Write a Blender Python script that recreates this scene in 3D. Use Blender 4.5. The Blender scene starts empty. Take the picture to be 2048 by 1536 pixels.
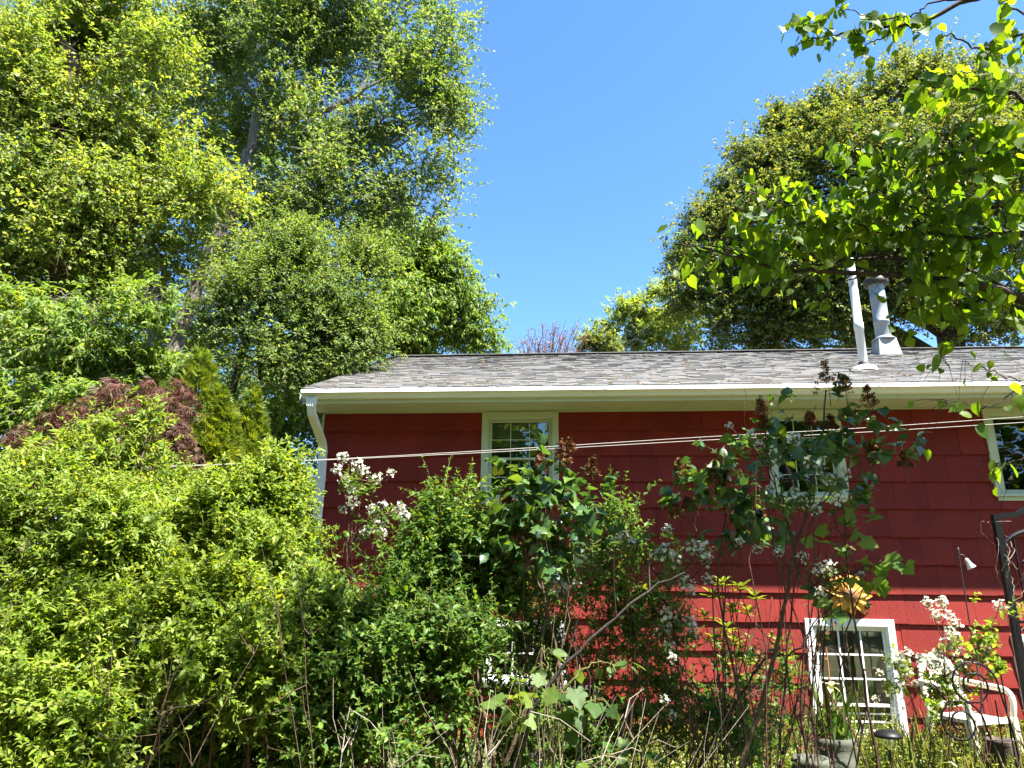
import bpy, math, numpy as np
from mathutils import Matrix, Vector

# ------------------------------------------------------------------ camera, sky, sun, exposure
SC = bpy.context.scene
COL = SC.collection
CAM = np.array([3.46, -9.461, 1.915]); YAW, PIT, ROL, FPX = 0.0845, 0.2834, 0.0125, 1401.85
_cy, _sy, _cp, _sp = math.cos(YAW), math.sin(YAW), math.cos(PIT), math.sin(PIT)
FW = np.array([-_sy*_cp, _cy*_cp, _sp]); _rt = np.array([_cy, _sy, 0.]); _up = np.cross(_rt, FW)
RT = math.cos(ROL)*_rt + math.sin(ROL)*_up; UP = -math.sin(ROL)*_rt + math.cos(ROL)*_up
cd = bpy.data.cameras.new('camera'); co = bpy.data.objects.new('camera', cd); COL.objects.link(co)
co.matrix_world = Matrix(((RT[0], UP[0], -FW[0], CAM[0]), (RT[1], UP[1], -FW[1], CAM[1]), (RT[2], UP[2], -FW[2], CAM[2]), (0, 0, 0, 1)))
cd.sensor_width = 36.; cd.lens = 36.*FPX/2048.; cd.clip_start = .05; cd.clip_end = 2000
SC.camera = co

SUN = np.array([1.6, -1., 3.47]); SUN /= np.linalg.norm(SUN)
w = bpy.data.worlds.new('World'); SC.world = w; w.use_nodes = True
nt = w.node_tree; nt.nodes.clear()
sky = nt.nodes.new('ShaderNodeTexSky'); sky.sky_type = 'NISHITA'; sky.sun_disc = False
sky.sun_elevation = math.asin(SUN[2]); sky.sun_rotation = math.atan2(SUN[0], SUN[1])
sky.air_density = 1.0; sky.dust_density = .2; sky.ozone_density = 6.0
hs = nt.nodes.new('ShaderNodeHueSaturation'); hs.inputs['Saturation'].default_value = 1.12
bg = nt.nodes.new('ShaderNodeBackground'); bg.inputs['Strength'].default_value = .071
wo = nt.nodes.new('ShaderNodeOutputWorld')
nt.links.new(sky.outputs[0], hs.inputs['Color']); nt.links.new(hs.outputs[0], bg.inputs[0]); nt.links.new(bg.outputs[0], wo.inputs[0])
sl = bpy.data.lights.new('sun', 'SUN'); sl.energy = 4.9; sl.angle = math.radians(.53); sl.color = (1, .955, .88)
so = bpy.data.objects.new('sun', sl); COL.objects.link(so)
so.rotation_euler = Vector(-SUN).to_track_quat('-Z', 'Y').to_euler(); so.location = (10, -10, 30)
SC.view_settings.view_transform = 'Standard'; SC.view_settings.look = 'None'
SC.view_settings.exposure = 2.45; SC.view_settings.gamma = 1.0; SC.view_settings.use_curve_mapping = False
SC.cycles.max_bounces = 14; SC.cycles.diffuse_bounces = 9; SC.cycles.glossy_bounces = 3
SC.cycles.transmission_bounces = 6; SC.cycles.transparent_max_bounces = 12
SC.cycles.caustics_reflective = False; SC.cycles.caustics_refractive = False
GZ = .15                                              # level of the garden ground

# ------------------------------------------------------------------ helpers
def nrm(a):
    return a/np.maximum(np.linalg.norm(a, axis=-1, keepdims=True), 1e-9)

def at(px, py, Y):
    """the point at distance plane Y that a sight line of the survey photograph passes through"""
    d = FW + RT*((px-1024)/FPX) + UP*((768-py)/FPX)
    return CAM + d*((Y-CAM[1])/d[1])

def project(P):
    d = P-CAM; z = d@FW
    zz = np.where(z > .05, z, .05)
    return 1024+FPX*(d@RT)/zz, 768-FPX*(d@UP)/zz, z

def mesh_of(name, chunks, mat, smooth=True, tints=None):
    """chunks: list of (V, F) with F an (m,k) index array"""
    me = bpy.data.meshes.new(name)
    Vs, loops, starts, n, ls = [], [], [], 0, 0
    for V, F in chunks:
        V = np.asarray(V, float); F = np.asarray(F, np.int64)
        Vs.append(V); loops.append((F+n).ravel())
        starts.append(ls+np.arange(len(F))*F.shape[1]); n += len(V); ls += F.size
    V = np.concatenate(Vs).astype(np.float32); lo = np.concatenate(loops).astype(np.int32); st = np.concatenate(starts).astype(np.int32)
    me.vertices.add(len(V)); me.vertices.foreach_set('co', V.ravel())
    me.loops.add(len(lo)); me.loops.foreach_set('vertex_index', lo)
    me.polygons.add(len(st)); me.polygons.foreach_set('loop_start', st)
    if tints is not None:
        a = me.attributes.new('tint', 'FLOAT', 'FACE'); a.data.foreach_set('value', np.asarray(tints, np.float32))
    me.update(calc_edges=True)
    if not smooth: me.shade_flat()
    if mat is not None:
        for m in (mat if isinstance(mat, (list, tuple)) else [mat]): me.materials.append(m)
    return me

def obj(name, me, parent=None, loc=None, label=None, cat=None, group=None, kind=None):
    o = bpy.data.objects.new(name, me); COL.objects.link(o)
    if parent is not None: o.parent = parent
    if loc is not None: o.location = loc
    if label: o['label'] = label
    if cat: o['category'] = cat
    if group: o['group'] = group
    if kind: o['kind'] = kind
    return o

def thing(name, label, cat, loc, group=None):
    return obj(name, None, None, tuple(loc), label, cat, group)

BOXF = np.array([[0, 3, 2, 1], [4, 5, 6, 7], [0, 1, 5, 4], [1, 2, 6, 5], [2, 3, 7, 6], [3, 0, 4, 7]])
def box(x0, x1, y0, y1, z0, z1):
    return np.array([[x0, y0, z0], [x1, y0, z0], [x1, y1, z0], [x0, y1, z0], [x0, y0, z1], [x1, y0, z1], [x1, y1, z1], [x0, y1, z1]], float), BOXF

def bbox(x0, x1, y0, y1, z0, z1, b=.004):
    """box with chamfered long edges so that it catches light"""
    V, F = [], []
    sx, sz = x1-x0, z1-z0
    prof = [(y0, 0), (y0, 1)]
    lo = [(x0+b, y0, z0+b), (x1-b, y0, z0+b), (x1-b, y0, z1-b), (x0+b, y0, z1-b)]
    mi = [(x0, y0+b, z0), (x1, y0+b, z0), (x1, y0+b, z1), (x0, y0+b, z1)]
    hi = [(x0, y1, z0), (x1, y1, z0), (x1, y1, z1), (x0, y1, z1)]
    V = np.array(lo+mi+hi, float)
    F = [[0, 1, 2, 3]]+[[i, 4+i, 4+(i+1) % 4, (i+1) % 4] for i in range(4)]+[[4+i, 8+i, 8+(i+1) % 4, 4+(i+1) % 4] for i in range(4)]+[[11, 10, 9, 8]]
    return V, np.array(F)

def tubes(P, R, s=5, cap=False):
    """P (N,n,3) paths, R (N,n) radii -> one chunk of quads"""
    P = np.asarray(P, float); R = np.asarray(R, float)
    if P.ndim == 2: P = P[None]; R = R[None]
    N, n, _ = P.shape
    T = nrm(np.gradient(P, axis=1))
    ref = np.where(np.abs(T[:, :1, 2:3]) > .9, np.array([1., 0, 0]), np.array([0, 0, 1.]))
    ref = np.broadcast_to(ref, T.shape)
    A = nrm(np.cross(T, ref)); B = np.cross(T, A)
    a = np.arange(s)*2*np.pi/s
    V = P[:, :, None]+R[:, :, None, None]*(np.cos(a)[:, None]*A[:, :, None]+np.sin(a)[:, None]*B[:, :, None])
    i = np.arange(N*n).reshape(N, n)[:, :-1, None]*s
    j = np.arange(s); k = (j+1) % s
    F = np.stack([i+j, i+k, i+s+k, i+s+j], -1).reshape(-1, 4)
    return V.reshape(-1, 3), F

def spline(pts, n):
    pts = np.asarray(pts, float)
    P = np.concatenate([[2*pts[0]-pts[1]], pts, [2*pts[-1]-pts[-2]]])
    out = []
    m = len(pts)-1
    for u in np.linspace(0, m-1e-6, n):
        i = int(u); t = u-i
        a, b, c, d = P[i:i+4]
        out.append(.5*((2*b)+(c-a)*t+(2*a-5*b+4*c-d)*t*t+(3*b-a-3*c+d)*t**3))
    return np.array(out)

def lathe(prof, s=16, c=(0, 0, 0)):
    prof = np.asarray(prof, float); a = np.arange(s)*2*np.pi/s
    V = np.stack([prof[:, None, 0]*np.cos(a), prof[:, None, 0]*np.sin(a), np.repeat(prof[:, 1:2], s, 1)], -1).reshape(-1, 3)+np.array(c)
    F = [[i*s+j, i*s+(j+1) % s, (i+1)*s+(j+1) % s, (i+1)*s+j] for i in range(len(prof)-1) for j in range(s)]
    return V, np.array(F)

# ------------------------------------------------------------------ materials
def newmat(name):
    m = bpy.data.materials.new(name); m.use_nodes = True
    t = m.node_tree; b = t.nodes['Principled BSDF']
    return m, t, b

def ramp(t, src, stops):
    r = t.nodes.new('ShaderNodeValToRGB'); e = r.color_ramp.elements
    while len(e) < len(stops): e.new(.5)
    for q, (p, c) in zip(e, stops): q.position = p; q.color = (*c, 1)
    t.links.new(src, r.inputs[0]); return r.outputs[0]

def noise(t, scale, detail=4, vec=None, rough=.6):
    n = t.nodes.new('ShaderNodeTexNoise'); n.inputs['Scale'].default_value = scale; n.inputs['Detail'].default_value = detail
    n.inputs['Roughness'].default_value = rough
    if vec is not None: t.links.new(vec, n.inputs['Vector'])
    return n

def coords(t, scale=(1, 1, 1), kind='Object'):
    c = t.nodes.new('ShaderNodeTexCoord'); m = t.nodes.new('ShaderNodeMapping'); m.inputs['Scale'].default_value = scale
    t.links.new(c.outputs[kind], m.inputs[0]); return m.outputs[0]

def geo_pos(t, scale=(1, 1, 1)):
    c = t.nodes.new('ShaderNodeNewGeometry'); m = t.nodes.new('ShaderNodeMapping'); m.inputs['Scale'].default_value = scale
    t.links.new(c.outputs['Position'], m.inputs[0]); return m.outputs[0]

def tint_value(t):
    a = t.nodes.new('ShaderNodeAttribute'); a.attribute_name = 'tint'
    o = t.nodes.new('ShaderNodeObjectInfo')
    s = t.nodes.new('ShaderNodeMath'); s.operation = 'ADD'; t.links.new(a.outputs['Fac'], s.inputs[0]); t.links.new(o.outputs['Random'], s.inputs[1])
    f = t.nodes.new('ShaderNodeMath'); f.operation = 'FRACT'; t.links.new(s.outputs[0], f.inputs[0])
    return f.outputs[0]

def bump(t, b, h, strength, dist):
    n = t.nodes.new('ShaderNodeBump'); n.inputs['Strength'].default_value = strength; n.inputs['Distance'].default_value = dist
    t.links.new(h, n.inputs['Height']); t.links.new(n.outputs[0], b.inputs['Normal'])

def leaf_mat(name, cols, trans=.38, rough=.5, spec=.35, yellow=(1.5, 1.35, .5)):
    m, t, b = newmat(name)
    c = ramp(t, tint_value(t), [(i/(len(cols)-1), q) for i, q in enumerate(cols)])
    n = noise(t, 1.3, 2, geo_pos(t))
    mx = t.nodes.new('ShaderNodeMix'); mx.data_type = 'RGBA'; mx.blend_type = 'MULTIPLY'; mx.inputs[0].default_value = .55
    t.links.new(c, mx.inputs[6]); t.links.new(ramp(t, n.outputs[0], [(.3, (.62, .74, .80)), (.7, (1.32, 1.2, .92))]), mx.inputs[7])
    c = mx.outputs[2]
    t.links.new(c, b.inputs['Base Color']); b.inputs['Roughness'].default_value = rough; b.inputs['Specular IOR Level'].default_value = spec
    tr = t.nodes.new('ShaderNodeBsdfTranslucent')
    m2 = t.nodes.new('ShaderNodeMix'); m2.data_type = 'RGBA'; m2.blend_type = 'MULTIPLY'; m2.inputs[0].default_value = 1
    t.links.new(c, m2.inputs[6]); m2.inputs[7].default_value = (*yellow, 1); t.links.new(m2.outputs[2], tr.inputs[0])
    ms = t.nodes.new('ShaderNodeMixShader'); ms.inputs[0].default_value = trans
    t.links.new(b.outputs[0], ms.inputs[1]); t.links.new(tr.outputs[0], ms.inputs[2])
    t.links.new(ms.outputs[0], t.nodes['Material Output'].inputs[0])
    return m

def bark_mat(name, lo, hi, scale=(14, 14, 3), rough=.9):
    m, t, b = newmat(name)
    n = noise(t, 1., 6, geo_pos(t, scale), .7)
    t.links.new(ramp(t, n.outputs[0], [(.3, lo), (.7, hi)]), b.inputs['Base Color']); b.inputs['Roughness'].default_value = rough
    b.inputs['Specular IOR Level'].default_value = .2
    bump(t, b, n.outputs[0], .8, .03)
    return m

def paint_mat(name, col, var=.12, rough=.5, dirt=(.35, .33, .25), dirt_amt=.25, grain=None, bump_s=.15, tint=0.):
    m, t, b = newmat(name)
    n = noise(t, 1.7, 6, geo_pos(t)); 
    base = ramp(t, n.outputs[0], [(.25, tuple(c*(1-var) for c in col)), (.75, tuple(min(1, c*(1+var)) for c in col))])
    n2 = noise(t, 9., 8, geo_pos(t, (1, 1, .35)), .75)
    fac = ramp(t, n2.outputs[0], [(.56, (0, 0, 0)), (.80, (dirt_amt*2.2,)*3)])
    mx = t.nodes.new('ShaderNodeMix'); mx.data_type = 'RGBA'; t.links.new(fac, mx.inputs[0]); t.links.new(base, mx.inputs[6]); mx.inputs[7].default_value = (*dirt, 1)
    out = mx.outputs[2]
    if tint:
        k = ramp(t, tint_value(t), [(0, (1-tint,)*3), (1, (1+tint,)*3)])
        m2 = t.nodes.new('ShaderNodeMix'); m2.data_type = 'RGBA'; m2.blend_type = 'MULTIPLY'; m2.inputs[0].default_value = 1
        t.links.new(out, m2.inputs[6]); t.links.new(k, m2.inputs[7]); out = m2.outputs[2]
    t.links.new(out, b.inputs['Base Color']); b.inputs['Roughness'].default_value = rough
    g = noise(t, 1., 5, geo_pos(t, grain or (60, 60, 60)), .65)
    bump(t, b, g.outputs[0], bump_s, .01)
    return m

M = {}
M['red'] = paint_mat('red_shingle_paint', (.215, .023, .018), .2, .72, (.10, .014, .012), .34, (150, 60, 3.5), .8, tint=.13)
M['red'].node_tree.nodes['Principled BSDF'].inputs['Specular IOR Level'].default_value = .22
M['trim'] = paint_mat('cream_trim_paint', (.52, .55, .42), .05, .5, (.30, .29, .20), .26, (8, 30, 30), .15)
M['white'] = paint_mat('white_window_paint', (.80, .80, .77), .04, .45, (.45, .40, .30), .20)
M['gutter'] = paint_mat('white_gutter_enamel', (.80, .80, .80), .03, .35, (.5, .48, .42), .10, None, .04)
M['pvc'] = paint_mat('white_pvc', (.56, .57, .56), .03, .4, (.5, .5, .48), .08, None, .03)
M['galv'] = paint_mat('galvanised_metal', (.24, .27, .29), .16, .5, (.30, .22, .15), .22)
M['galv'].node_tree.nodes['Principled BSDF'].inputs['Metallic'].default_value = .2
M['boot'] = paint_mat('rusty_flashing_metal', (.30, .29, .26), .15, .5, (.35, .14, .05), .35)
M['darkmetal'] = paint_mat('dark_brown_metal', (.018, .012, .011), .3, .6, (.04, .025, .015), .3)
M['iron'] = paint_mat('black_iron_paint', (.007, .007, .008), .3, .45, (.06, .045, .035), .3)
M['rubber'] = paint_mat('black_rubber', (.03, .03, .03), .2, .6)
M['rope'] = paint_mat('pale_rope', (.36, .33, .30), .1, .8)
M['plastic'] = paint_mat('cream_plastic', (.56, .52, .42), .05, .5, (.42, .38, .26), .2, None, .03)
M['stone'] = paint_mat('mossy_cast_stone', (.085, .09, .068), .35, .9, (.06, .08, .035), .6, None, .6)
M['stone'].node_tree.nodes['Principled BSDF'].inputs['Specular IOR Level'].default_value = .2
M['brownclay'] = paint_mat('weathered_brown_clay', (.045, .026, .018), .3, .9, (.30, .22, .17), .4, None, .6)
M['orange'] = paint_mat('yellow_orange_enamel', (.62, .30, .045), .15, .5, (.35, .16, .04), .3)
M['flowerdisc'] = paint_mat('brown_enamel', (.16, .07, .025), .3, .6)
M['copper'] = paint_mat('rusty_copper_rod', (.36, .13, .06), .2, .5)
M['oldwood'] = paint_mat('dark_weathered_wood', (.055, .045, .04), .3, .8, (.11, .10, .08), .3, (8, 60, 60), .5)
M['ceramic'] = paint_mat('white_glazed_ceramic', (.72, .70, .66), .06, .3)
M['blind'] = paint_mat('cream_window_blind', (.68, .67, .52), .05, .8, (.4, .38, .28), .1)
M['curtain'] = paint_mat('grey_window_screen', (.46, .44, .40), .2, .9, (.5, .47, .42), .4)
M['room'] = paint_mat('room_plaster', (.30, .28, .25), .05, .9)
M['roofdeck'] = paint_mat('roof_underlay', (.06, .055, .05), .1, .9)

M['iron'].node_tree.nodes['Principled BSDF'].inputs['Specular IOR Level'].default_value = .2
def roof_mat():
    m, t, b = newmat('asphalt_shingles')
    c = ramp(t, tint_value(t), [(0, (.115, .113, .11)), (.2, (.136, .131, .124)), (.38, (.12, .123, .128)), (.55, (.142, .137, .129)), (.7, (.118, .116, .112)), (.82, (.145, .128, .112)), (.93, (.125, .127, .131)), (1, (.118, .116, .114))])
    n = noise(t, 180, 3, geo_pos(t)); n2 = noise(t, .9, 5, geo_pos(t))
    mx = t.nodes.new('ShaderNodeMix'); mx.data_type = 'RGBA'; mx.blend_type = 'MULTIPLY'; mx.inputs[0].default_value = .7
    t.links.new(c, mx.inputs[6]); t.links.new(ramp(t, n.outputs[0], [(.3, (.6, .6, .6)), (.7, (1.5, 1.48, 1.45))]), mx.inputs[7])
    m2 = t.nodes.new('ShaderNodeMix'); m2.data_type = 'RGBA'; m2.blend_type = 'MULTIPLY'; m2.inputs[0].default_value = .6
    t.links.new(mx.outputs[2], m2.inputs[6]); t.links.new(ramp(t, n2.outputs[0], [(.3, (.9, .9, .92)), (.7, (1.12, 1.10, 1.07))]), m2.inputs[7])
    t.links.new(m2.outputs[2], b.inputs['Base Color']); b.inputs['Roughness'].default_value = .9
    bump(t, b, n.outputs[0], .6, .004)
    return m
M['roof'] = roof_mat()

def glass_mat():
    m, t, b = newmat('window_glass')
    t.nodes.remove(b)
    f = t.nodes.new('ShaderNodeFresnel'); f.inputs[0].default_value = 2.1
    tr = t.nodes.new('ShaderNodeBsdfTransparent'); tr.inputs[0].default_value = (.86, .89, .86, 1)
    gl = t.nodes.new('ShaderNodeBsdfGlossy'); gl.inputs['Roughness'].default_value = .015
    n = noise(t, 3.0, 2, geo_pos(t)); bp = t.nodes.new('ShaderNodeBump'); bp.inputs['Strength'].default_value = .05; bp.inputs['Distance'].default_value = .02
    t.links.new(n.outputs[0], bp.inputs['Height']); t.links.new(bp.outputs[0], gl.inputs['Normal'])
    ms = t.nodes.new('ShaderNodeMixShader'); t.links.new(f.outputs[0], ms.inputs[0]); t.links.new(tr.outputs[0], ms.inputs[1]); t.links.new(gl.outputs[0], ms.inputs[2])
    t.links.new(ms.outputs[0], t.nodes['Material Output'].inputs[0])
    return m
M['glass'] = glass_mat()

def ground_mat():
    m, t, b = newmat('garden_soil_and_grass')
    n = noise(t, .6, 6, geo_pos(t)); n2 = noise(t, 14, 6, geo_pos(t), .7)
    a = ramp(t, n2.outputs[0], [(.3, (.05, .038, .022)), (.5, (.13, .10, .055)), (.7, (.26, .20, .12))])
    g = ramp(t, n2.outputs[0], [(.3, (.03, .05, .012)), (.7, (.11, .14, .035))])
    mx = t.nodes.new('ShaderNodeMix'); mx.data_type = 'RGBA'
    t.links.new(ramp(t, n.outputs[0], [(.42, (0, 0, 0)), (.58, (1, 1, 1))]), mx.inputs[0]); t.links.new(a, mx.inputs[6]); t.links.new(g, mx.inputs[7])
    t.links.new(mx.outputs[2], b.inputs['Base Color']); b.inputs['Roughness'].default_value = .95
    bump(t, b, n2.outputs[0], 1., .05)
    return m
M['ground'] = ground_mat()

M['bark_grey'] = bark_mat('grey_bark', (.075, .062, .05), (.26, .235, .20))
M['bark_brown'] = bark_mat('brown_bark', (.05, .035, .028), (.17, .115, .085))
M['bark_dark'] = bark_mat('dark_bark', (.025, .02, .017), (.075, .06, .05))
M['bark_pale'] = bark_mat('pale_bark', (.28, .26, .23), (.48, .46, .42))
M['twig'] = bark_mat('brown_twig', (.06, .04, .025), (.16, .11, .07), (30, 30, 30))
M['twig_green'] = bark_mat('green_shoot', (.10, .11, .03), (.20, .19, .07), (30, 30, 30))
M['twig_pale'] = bark_mat('dry_pale_twig', (.20, .16, .12), (.42, .36, .28), (30, 30, 30))
M['cane'] = bark_mat('dark_red_cane', (.045, .022, .018), (.12, .06, .045), (30, 30, 30))

L = {}
L['maple'] = leaf_mat('maple_leaf', [(.055, .115, .024), (.088, .165, .033), (.13, .21, .044), (.17, .24, .065), (.22, .255, .10)], .52, .55, .3)
L['lime'] = leaf_mat('lime_green_leaf', [(.09, .155, .022), (.14, .22, .03), (.19, .275, .04), (.24, .31, .055), (.28, .31, .11)], .54, .55, .3)
L['deep'] = leaf_mat('deep_green_leaf', [(.045, .09, .022), (.07, .13, .028), (.11, .18, .036), (.16, .215, .05)], .52, .55, .3)
L['ash'] = leaf_mat('fresh_green_leaf', [(.08, .16, .02), (.12, .215, .028), (.17, .26, .036), (.23, .29, .065)], .54, .5, .3)
L['oak'] = leaf_mat('oak_leaf', [(.035, .075, .026), (.07, .12, .03), (.13, .175, .038), (.185, .215, .045), (.235, .23, .08)], .46, .55, .3)
L['redbud'] = leaf_mat('heart_shaped_leaf', [(.065, .135, .018), (.09, .17, .02), (.125, .205, .022), (.155, .235, .028)], .66, .5, .3, (1.8, 1.6, .25))
L['privet'] = leaf_mat('privet_leaf', [(.10, .18, .02), (.155, .245, .026), (.21, .29, .034), (.265, .325, .055)], .52, .48, .32)
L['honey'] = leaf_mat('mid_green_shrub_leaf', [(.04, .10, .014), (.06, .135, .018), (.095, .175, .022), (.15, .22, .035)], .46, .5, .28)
L['lilac'] = leaf_mat('lilac_leaf', [(.03, .075, .03), (.045, .105, .032), (.075, .15, .03), (.13, .205, .036)], .38, .4, .5)
L['sapling'] = leaf_mat('sapling_leaf', [(.07, .15, .03), (.10, .18, .032), (.14, .21, .04), (.18, .24, .06)], .40, .6, .15)
L['cypress'] = leaf_mat('cypress_spray', [(.055, .10, .014), (.10, .155, .018), (.15, .20, .022), (.20, .235, .03)], .35, .55, .25)
L['crimson'] = leaf_mat('crimson_lace_leaf', [(.085, .036, .03), (.13, .055, .042), (.15, .055, .045), (.17, .10, .065), (.14, .11, .06)], .35, .5, .3, (1.6, .8, .7))
L['bud'] = leaf_mat('red_bud', [(.20, .09, .08), (.27, .12, .09), (.22, .17, .07)], .3, .5, .3, (1.3, .9, .8))
L['petal'] = leaf_mat('white_petal', [(.70, .72, .64), (.80, .80, .74), (.78, .78, .76)], .30, .6, .2, (1, 1, .95))
L['dry'] = leaf_mat('dried_brown_floret', [(.09, .04, .018), (.15, .065, .025), (.20, .10, .04)], .15, .7, .2, (1.2, .9, .6))
L['rhodo'] = leaf_mat('yellow_green_leaf', [(.12, .18, .02), (.18, .23, .025), (.24, .27, .035)], .35, .38, .45)
L['litter'] = leaf_mat('fallen_leaf', [(.12, .07, .035), (.22, .14, .08), (.34, .25, .16), (.12, .14, .04)], .2, .8, .2)
L['blade'] = leaf_mat('grass_blade', [(.07, .12, .02), (.12, .17, .03), (.20, .21, .06), (.27, .23, .11)], .35, .5, .3)

# ------------------------------------------------------------------ leaf shapes (length along +X, normal +Z)
def tri(F):
    out = []
    for f in F:
        for i in range(1, len(f)-1): out.append([f[0], f[i], f[i+1]])
    return np.array(out)

def ovate(w=.26, curl=.2, fold=.06):
    x = np.array([0, .35, .7, 1]); mid = [(q, 0, -curl*q*q) for q in x]
    side = [(.14, w*.72), (.40, w), (.74, w*.58)]
    V = mid+[(a, b, fold-curl*a*a) for a, b in side]+[(a, -b, fold-curl*a*a) for a, b in side]
    F = [[0, 1, 5, 4], [1, 2, 6, 5], [2, 3, 6], [0, 7, 8, 1], [1, 8, 9, 2], [2, 9, 3]]
    return np.array(V, float), tri(F)

def heart(curl=.15, fold=.10):
    mid = [(0, 0, 0), (.4, 0, -curl*.16), (.75, 0, -curl*.56), (1.06, 0, -curl*1.1)]
    side = [(-.12, .2), (.02, .42), (.30, .50), (.58, .37), (.82, .14)]
    V = mid+[(a, b, fold*b*1.6-curl*a*a) for a, b in side]+[(a, -b, fold*b*1.6-curl*a*a) for a, b in side]
    F = [[0, 1, 6, 5, 4], [1, 2, 7, 6], [2, 3, 8, 7], [0, 9, 10, 11, 1], [1, 11, 12, 2], [2, 12, 13, 3]]
    return np.array(V, float), tri(F)

def diamond(w=.3, fold=.07, droop=.1):
    return np.array([[0, 0, 0], [.45, -w, fold], [1, 0, -droop], [.45, w, fold]], float), np.array([[0, 1, 2], [0, 2, 3]])

def lobed(wide=.52):
    """soft five lobed leaf with toothed edge, stalk at the origin"""
    half = [(.02, .10), (-.13, .20), (-.10, wide*.70), (.05, wide*.80), (.14, wide*.66), (.26, wide*.98), (.44, wide*1.02), (.50, wide*.70), (.62, wide*.66), (.80, wide*.40), (.90, .13), (1.02, 0)]
    out = half+[(a, -b) for a, b in half[-2::-1]]
    V = [(.36, 0, -.02)]+[(a, b, .02-.24*a*a+.16*abs(b)-.35*b*b) for a, b in out]
    n = len(out); F = [[0, 1+i, 2+i] for i in range(n-1)]+[[0, n, 1]]
    return np.array(V, float), np.array(F)[:, ::-1]

def star(n=5, w=.22, cup=.25):
    V, F = [], []
    for i in range(n):
        a = 2*math.pi*i/n; d = np.array([math.cos(a), math.sin(a), cup]); s = np.array([-math.sin(a), math.cos(a), 0])*w
        k = len(V); V += [np.zeros(3), d*.6+s, d, d*.6-s]; F += [[k, k+1, k+2], [k, k+2, k+3]]
    return np.array(V), np.array(F)

def lace(n=6):
    V, F = [], []
    for i in range(n):
        a = (i-(n-1)/2)*.36; d = np.array([math.cos(a), math.sin(a), -.25-.15*abs(a)]); s = np.array([-math.sin(a), math.cos(a), 0])*.035
        k = len(V); V += [np.zeros(3), d*.5+s+[0, 0, .06], d, d*.5-s+[0, 0, .06]]; F += [[k, k+1, k+2], [k, k+2, k+3]]
    return np.array(V), np.array(F)

def spray(n=5, w=.07, spread=.38):
    V, F = [], []
    for i in range(n):
        a = (i-(n-1)/2)*spread; l = 1-.28*abs(i-(n-1)/2)/((n-1)/2)
        b = np.array([.18*abs(a), .05*a, 0]); d = np.array([math.cos(a), math.sin(a), .04*(i % 2)])*l; s = np.array([-math.sin(a), math.cos(a), 0])*w
        k = len(V); V += [b*0, d*.55+s, d, d*.55-s]; F += [[k, k+1, k+2], [k, k+2, k+3]]
    return np.array(V), np.array(F)

# ------------------------------------------------------------------ plant machinery
def frames(rng, pos, d, size, up=1., rnd=.5, extra=None):
    d = nrm(d)
    ref = np.array([0, 0, up])+rng.normal(0, rnd, d.shape)
    if extra is not None: ref = ref+extra
    z = nrm(ref-(ref*d).sum(-1, keepdims=True)*d); y = np.cross(z, d)
    Mx = np.stack([d, y, z], -1)*size[:, None, None]
    return pos, Mx

def shoots(rng, base, dirs, Ln, k, size, droop=.25, alpha=58, leafdroop=.15, up=1., rnd=.45, single=False, tipsize=.7, face=None):
    """leaf frames and twig paths of N shoots bearing k nodes each"""
    N = len(base); dirs = nrm(dirs)
    t = np.linspace(.12, 1, k)[None, :]+rng.uniform(-.3/k, .3/k, (N, k))
    Lc = Ln[:, None]
    P = base[:, None]+dirs[:, None]*(Lc*t)[..., None]; P[..., 2] -= droop*Lc*t*t
    T = dirs[:, None]*np.ones((N, k, 1)); T[..., 2] -= 2*droop*t; T = nrm(T)
    S = nrm(np.cross(T, np.array([.05, .03, 1.]))); B = np.cross(T, S)
    pos, dd, sz = [], [], []
    al = math.radians(alpha)
    ph0 = rng.uniform(0, 6.28, (N, 1))
    sides = (0,) if single else (0, 1)
    for s in sides:
        ph = ph0+np.arange(k)[None]*(2.4 if single else math.pi/2)+s*math.pi+rng.normal(0, .35, (N, k))
        a = al*rng.uniform(.7, 1.25, (N, k))
        d = np.cos(a)[..., None]*T+np.sin(a)[..., None]*(np.cos(ph)[..., None]*S+np.sin(ph)[..., None]*B*.75)
        d[..., 2] -= leafdroop
        pos.append(P.reshape(-1, 3)); dd.append(d.reshape(-1, 3))
        sz.append((size*rng.uniform(.8, 1.2, (N, 1))*rng.uniform(.5, 1.25, (N, k))*(1-(1-tipsize)*np.clip(t, 0, 1)**3)).ravel())
    ex = None if face is None else np.tile(np.repeat(face, k, 0), (len(sides), 1))
    pos, Mx = frames(rng, np.concatenate(pos), np.concatenate(dd), np.concatenate(sz), up, rnd, ex)
    tt = np.linspace(0, 1, 4)[None]
    tw = base[:, None]+dirs[:, None]*(Lc*tt)[..., None]; tw[..., 2] -= droop*Lc*tt*tt
    return pos, Mx, tw

def cull(pos, Mx, margin):
    x, y, z = project(pos)
    k = (z > .3) & (x > -margin) & (x < 2048+margin) & (y > -margin) & (y < 1536+margin)
    return pos[k], Mx[k]

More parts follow.
